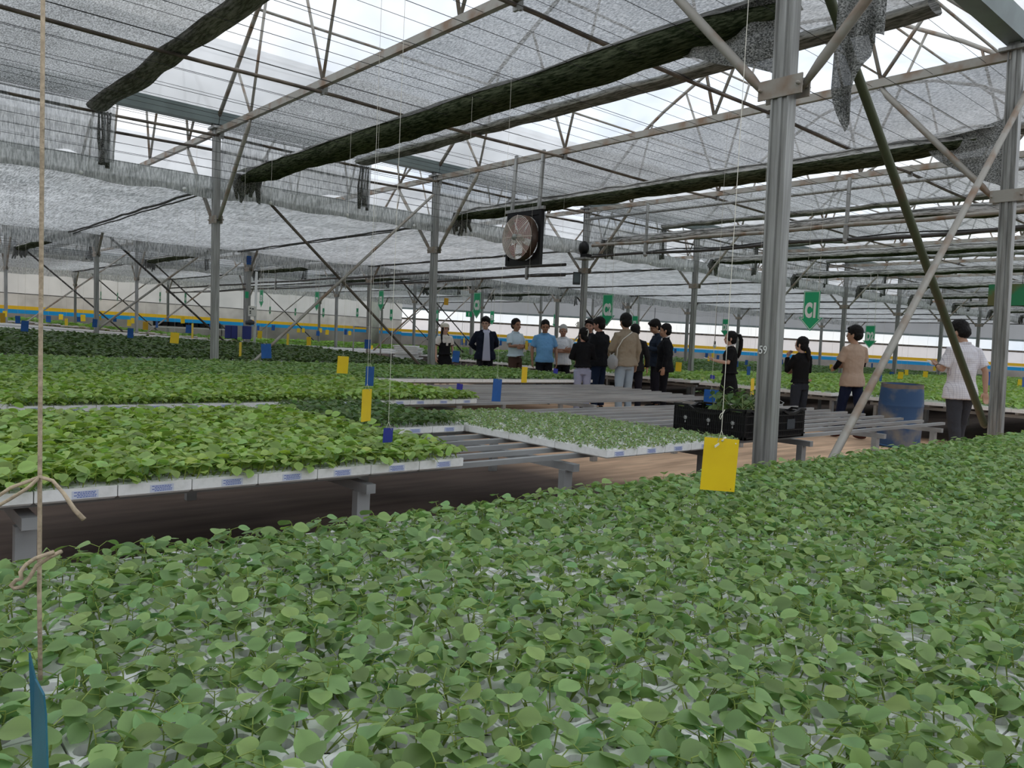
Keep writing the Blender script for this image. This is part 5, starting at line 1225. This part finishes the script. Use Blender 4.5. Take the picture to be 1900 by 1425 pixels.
def hairtie(t, hp, hr, arms, legs):
    mb = MB(); mb.tube([hp((-.02, -.12, .185)), hp((0, -.14, .20)), hp((.02, -.13, .16)), hp((0.0, -.13, .08))], .008, 6); link('hair_tie', mb.mesh(sign_white, 'tie'), t)
def paper(t, hp, hr, arms, legs):
    s, sh, e, w = arms[1]; c = w+Vector((.04, .14, .03)); mb = MB(); mb.box((-.05, -.07, -.003), (.05, .07, .003), Matrix.Rotation(.3, 3, 'X'), c); link('note_sheets', mb.mesh(sign_white, 'paper'), t)
def watch(side):
    def f(t, hp, hr, arms, legs):
        s, sh, e, w = arms[0] if side == 1 else arms[1]; dd = (w-e).normalized(); mb = MB(); mb.tube([w-dd*.035, w-dd*.015], .031, 12); link('wristwatch', mb.mesh(black_plastic if side == -1 else sign_white, 'watch'), t)
    return f
def cuffs(c):
    def f(t, hp, hr, arms, legs):
        mb = MB()
        for s, sh, e, w in arms: mb.tube([sh.lerp(e, .7), e, e.lerp(w, .6), e.lerp(w, .85)], [.043, .041, .038, .032], 10)
        link('undersleeves', remesh(mb, cloth('undersleeve', c), .009, 2, 'sleeve'), t)
    return f
check_m = bpy.data.materials.new('white_check_cloth'); check_m.use_nodes = True; tt = check_m.node_tree; bs = tt.nodes['Principled BSDF']; bs.inputs['Roughness'].default_value = .85
tcn = N(tt, 'ShaderNodeTexCoord'); br = N(tt, 'ShaderNodeTexBrick'); mpn = N(tt, 'ShaderNodeMapping'); mpn.inputs['Rotation'].default_value = (math.pi/2, 0, 0)
br.offset = 0; br.inputs['Scale'].default_value = 1; br.inputs['Brick Width'].default_value = .024; br.inputs['Row Height'].default_value = .024; br.inputs['Mortar Size'].default_value = .0011
br.inputs['Color1'].default_value = br.inputs['Color2'].default_value = (.76, .74, .78, 1); br.inputs['Mortar'].default_value = (.42, .40, .48, 1)
tt.links.new(tcn.outputs['Object'], mpn.inputs[0]); tt.links.new(mpn.outputs[0], br.inputs[0]); tt.links.new(br.outputs[0], bs.inputs['Base Color'])
stripe_m = bpy.data.materials.new('white_stripe_cloth'); stripe_m.use_nodes = True; tt = stripe_m.node_tree; bs = tt.nodes['Principled BSDF']; bs.inputs['Roughness'].default_value = .85
tcn = N(tt, 'ShaderNodeTexCoord'); wv_ = N(tt, 'ShaderNodeTexWave'); wv_.inputs['Scale'].default_value = 9; cr2 = N(tt, 'ShaderNodeValToRGB'); cr2.color_ramp.elements[0].position = .08; cr2.color_ramp.elements[1].position = .2
cr2.color_ramp.elements[0].color = (.52, .58, .68, 1); cr2.color_ramp.elements[1].color = (.78, .80, .82, 1)
tt.links.new(tcn.outputs['Object'], wv_.inputs[0]); tt.links.new(wv_.outputs[0], cr2.inputs[0]); tt.links.new(cr2.outputs[0], bs.inputs['Base Color'])

person(822, 18.0, 1.55, 28, 'woman in a cream cap and black dress with white collar and bow', skin='fair', hair='hat', top='tee', topc=(.012, .012, .014), bot=(.012, .012, .014), botkind='skirt', hem=.98, wom=True, extra=(cap, blouse))
person(897, 16.8, 1.71, 10, 'man in a navy jacket over a pale lilac shirt, hands behind his back', skin='fair', hair='thick', head=22, nod=4, R='back', Lh='back', top='jacket', topc=(.012, .016, .032), inner=(.50, .52, .66), extra=(glasses, collar_col((.55, .57, .68))))
person(953, 16.3, 1.69, 50, 'man with crossed arms in a pale blue short-sleeved shirt and brown trousers', skin='brown', hair='crop', head=8, R='crossL', Lh='crossR', top='shirt', topc=(.56, .68, .76), bot=(.085, .05, .04), hem=.96, belly=.03, extra=(buttons(),))
person(1007, 15.9, 1.68, 12, 'man in a sky blue short-sleeved shirt, arm hanging at his side', skin='brown', hair='crop', head=8, nod=10, top='shirt', topc=(.17, .38, .66), bot=(.015, .017, .025), belly=.05, R='down', Lh='down', hem=.86, extra=(buttons((.3, .5, .8)),))
person(1041, 16.6, 1.62, -8, 'white-haired smiling man with crossed arms in a white striped shirt', skin='brown', hair='grey', head=-12, nod=8, R='crossL', Lh='crossR', top='shirt', topmat=stripe_m, bot=(.015, .017, .022), belly=.02, hem=.84, extra=(buttons(),))
person(1079, 13.85, 1.52, -168, 'woman in black sweater and pale lilac trousers, seen from behind', skin='pink', hair='bun', head=-20, R='belly', Lh='belly', top='sweater', topc=(.010, .010, .012), bot=(.36, .38, .52), wom=True, hem=.97, extra=(hairtie,))
person(1090, 15.4, 1.72, -25, 'smiling man in a dark grey shirt, mostly hidden behind the man in the black jacket', skin='pink', hair='short', head=-14, top='jacket', topc=(.03, .03, .038), bot=(.015, .015, .02), R='down', Lh='belly')
person(1109, 14.65, 1.74, -125, 'man in a black jacket and dark blue jeans, seen from behind in profile', skin='pink', hair='short', head=-15, nod=6, top='jacket', topc=(.012, .013, .016), bot=(.015, .028, .065), R='belly', Lh='belly', hem=.84)
person(1157, 13.75, 1.79, -142, 'man in a beige jacket and light blue jeans with a grey shoulder bag', skin='tan', hair='thick', head=10, nod=4, top='jacket', topc=(.30, .25, .185), bot=(.34, .42, .50), R='down', Lh='front', hem=.86, extra=(satchel,), shoe=(.5, .5, .5))
person(1174, 14.6, 1.64, 178, 'dark-haired person almost hidden behind the man in the beige jacket', skin='tan', hair='short', top='sweater', topc=(.02, .02, .022), bot=(.02, .02, .03))
person(1216, 16.0, 1.80, -75, 'tall dark-haired man looking down at a phone, behind the suited man', skin='tan', hair='thick', nod=22, head=-8, top='jacket', topc=(.02, .03, .05), bot=(.02, .02, .03), R='phone', Lh='phone', extra=(phone(-1), glasses))
person(1231, 15.0, 1.69, -88, 'balding man in a dark suit jacket with white collar, in profile to the left', skin='tan', hair='crop', top='jacket', topc=(.010, .011, .014), bot=(.010, .010, .014), R='down', Lh='down', hem=.80, extra=(collar_col((.75, .75, .75)),))
person(1352, 13.5, 1.57, -88, 'woman with long black ponytail and white collar in a black dress, holding paper', skin='fair', hair='ponytail', head=-4, top='tee', topc=(.011, .011, .012), bot=(.011, .011, .012), botkind='skirt', wom=True, R='phone', Lh='phone', hem=.96, extra=(hairtie, collar_col((.8, .8, .8)), paper))
person(1484, 12.0, 1.50, -132, 'woman in black sweater and dark jeans with her hand at her mouth', skin='fair', hair='lowtail', head=-18, top='sweater', topc=(.009, .009, .010), bot=(.028, .032, .042), wom=True, R='belly', Lh='chin', hem=.93, extra=(pocket, watch(-1)))
person(1581, 12.0, 1.70, -135, 'man in a beige T-shirt with black undersleeves and glasses, seen from behind', skin='tan', hair='thick', head=-30, top='tee', topc=(.46, .34, .26), bot=(.012, .018, .045), R='belly', Lh='front', hem=.80, step=-.16, extra=(glasses, cuffs((.01, .01, .012))), shoe=(.10, .04, .03))
person(1783, 9.3, 1.72, -138, 'man in a white checked short-sleeved shirt looking down at a phone, seen from behind', skin='tan', hair='thick', head=-25, nod=24, top='shirt', topmat=check_m, bot=(.045, .047, .055), R='downback', Lh='phone', hem=.80, step=.12, extra=(glasses, phone(-1, True), watch(-1)))
print('OBJECTS', len(C.objects))
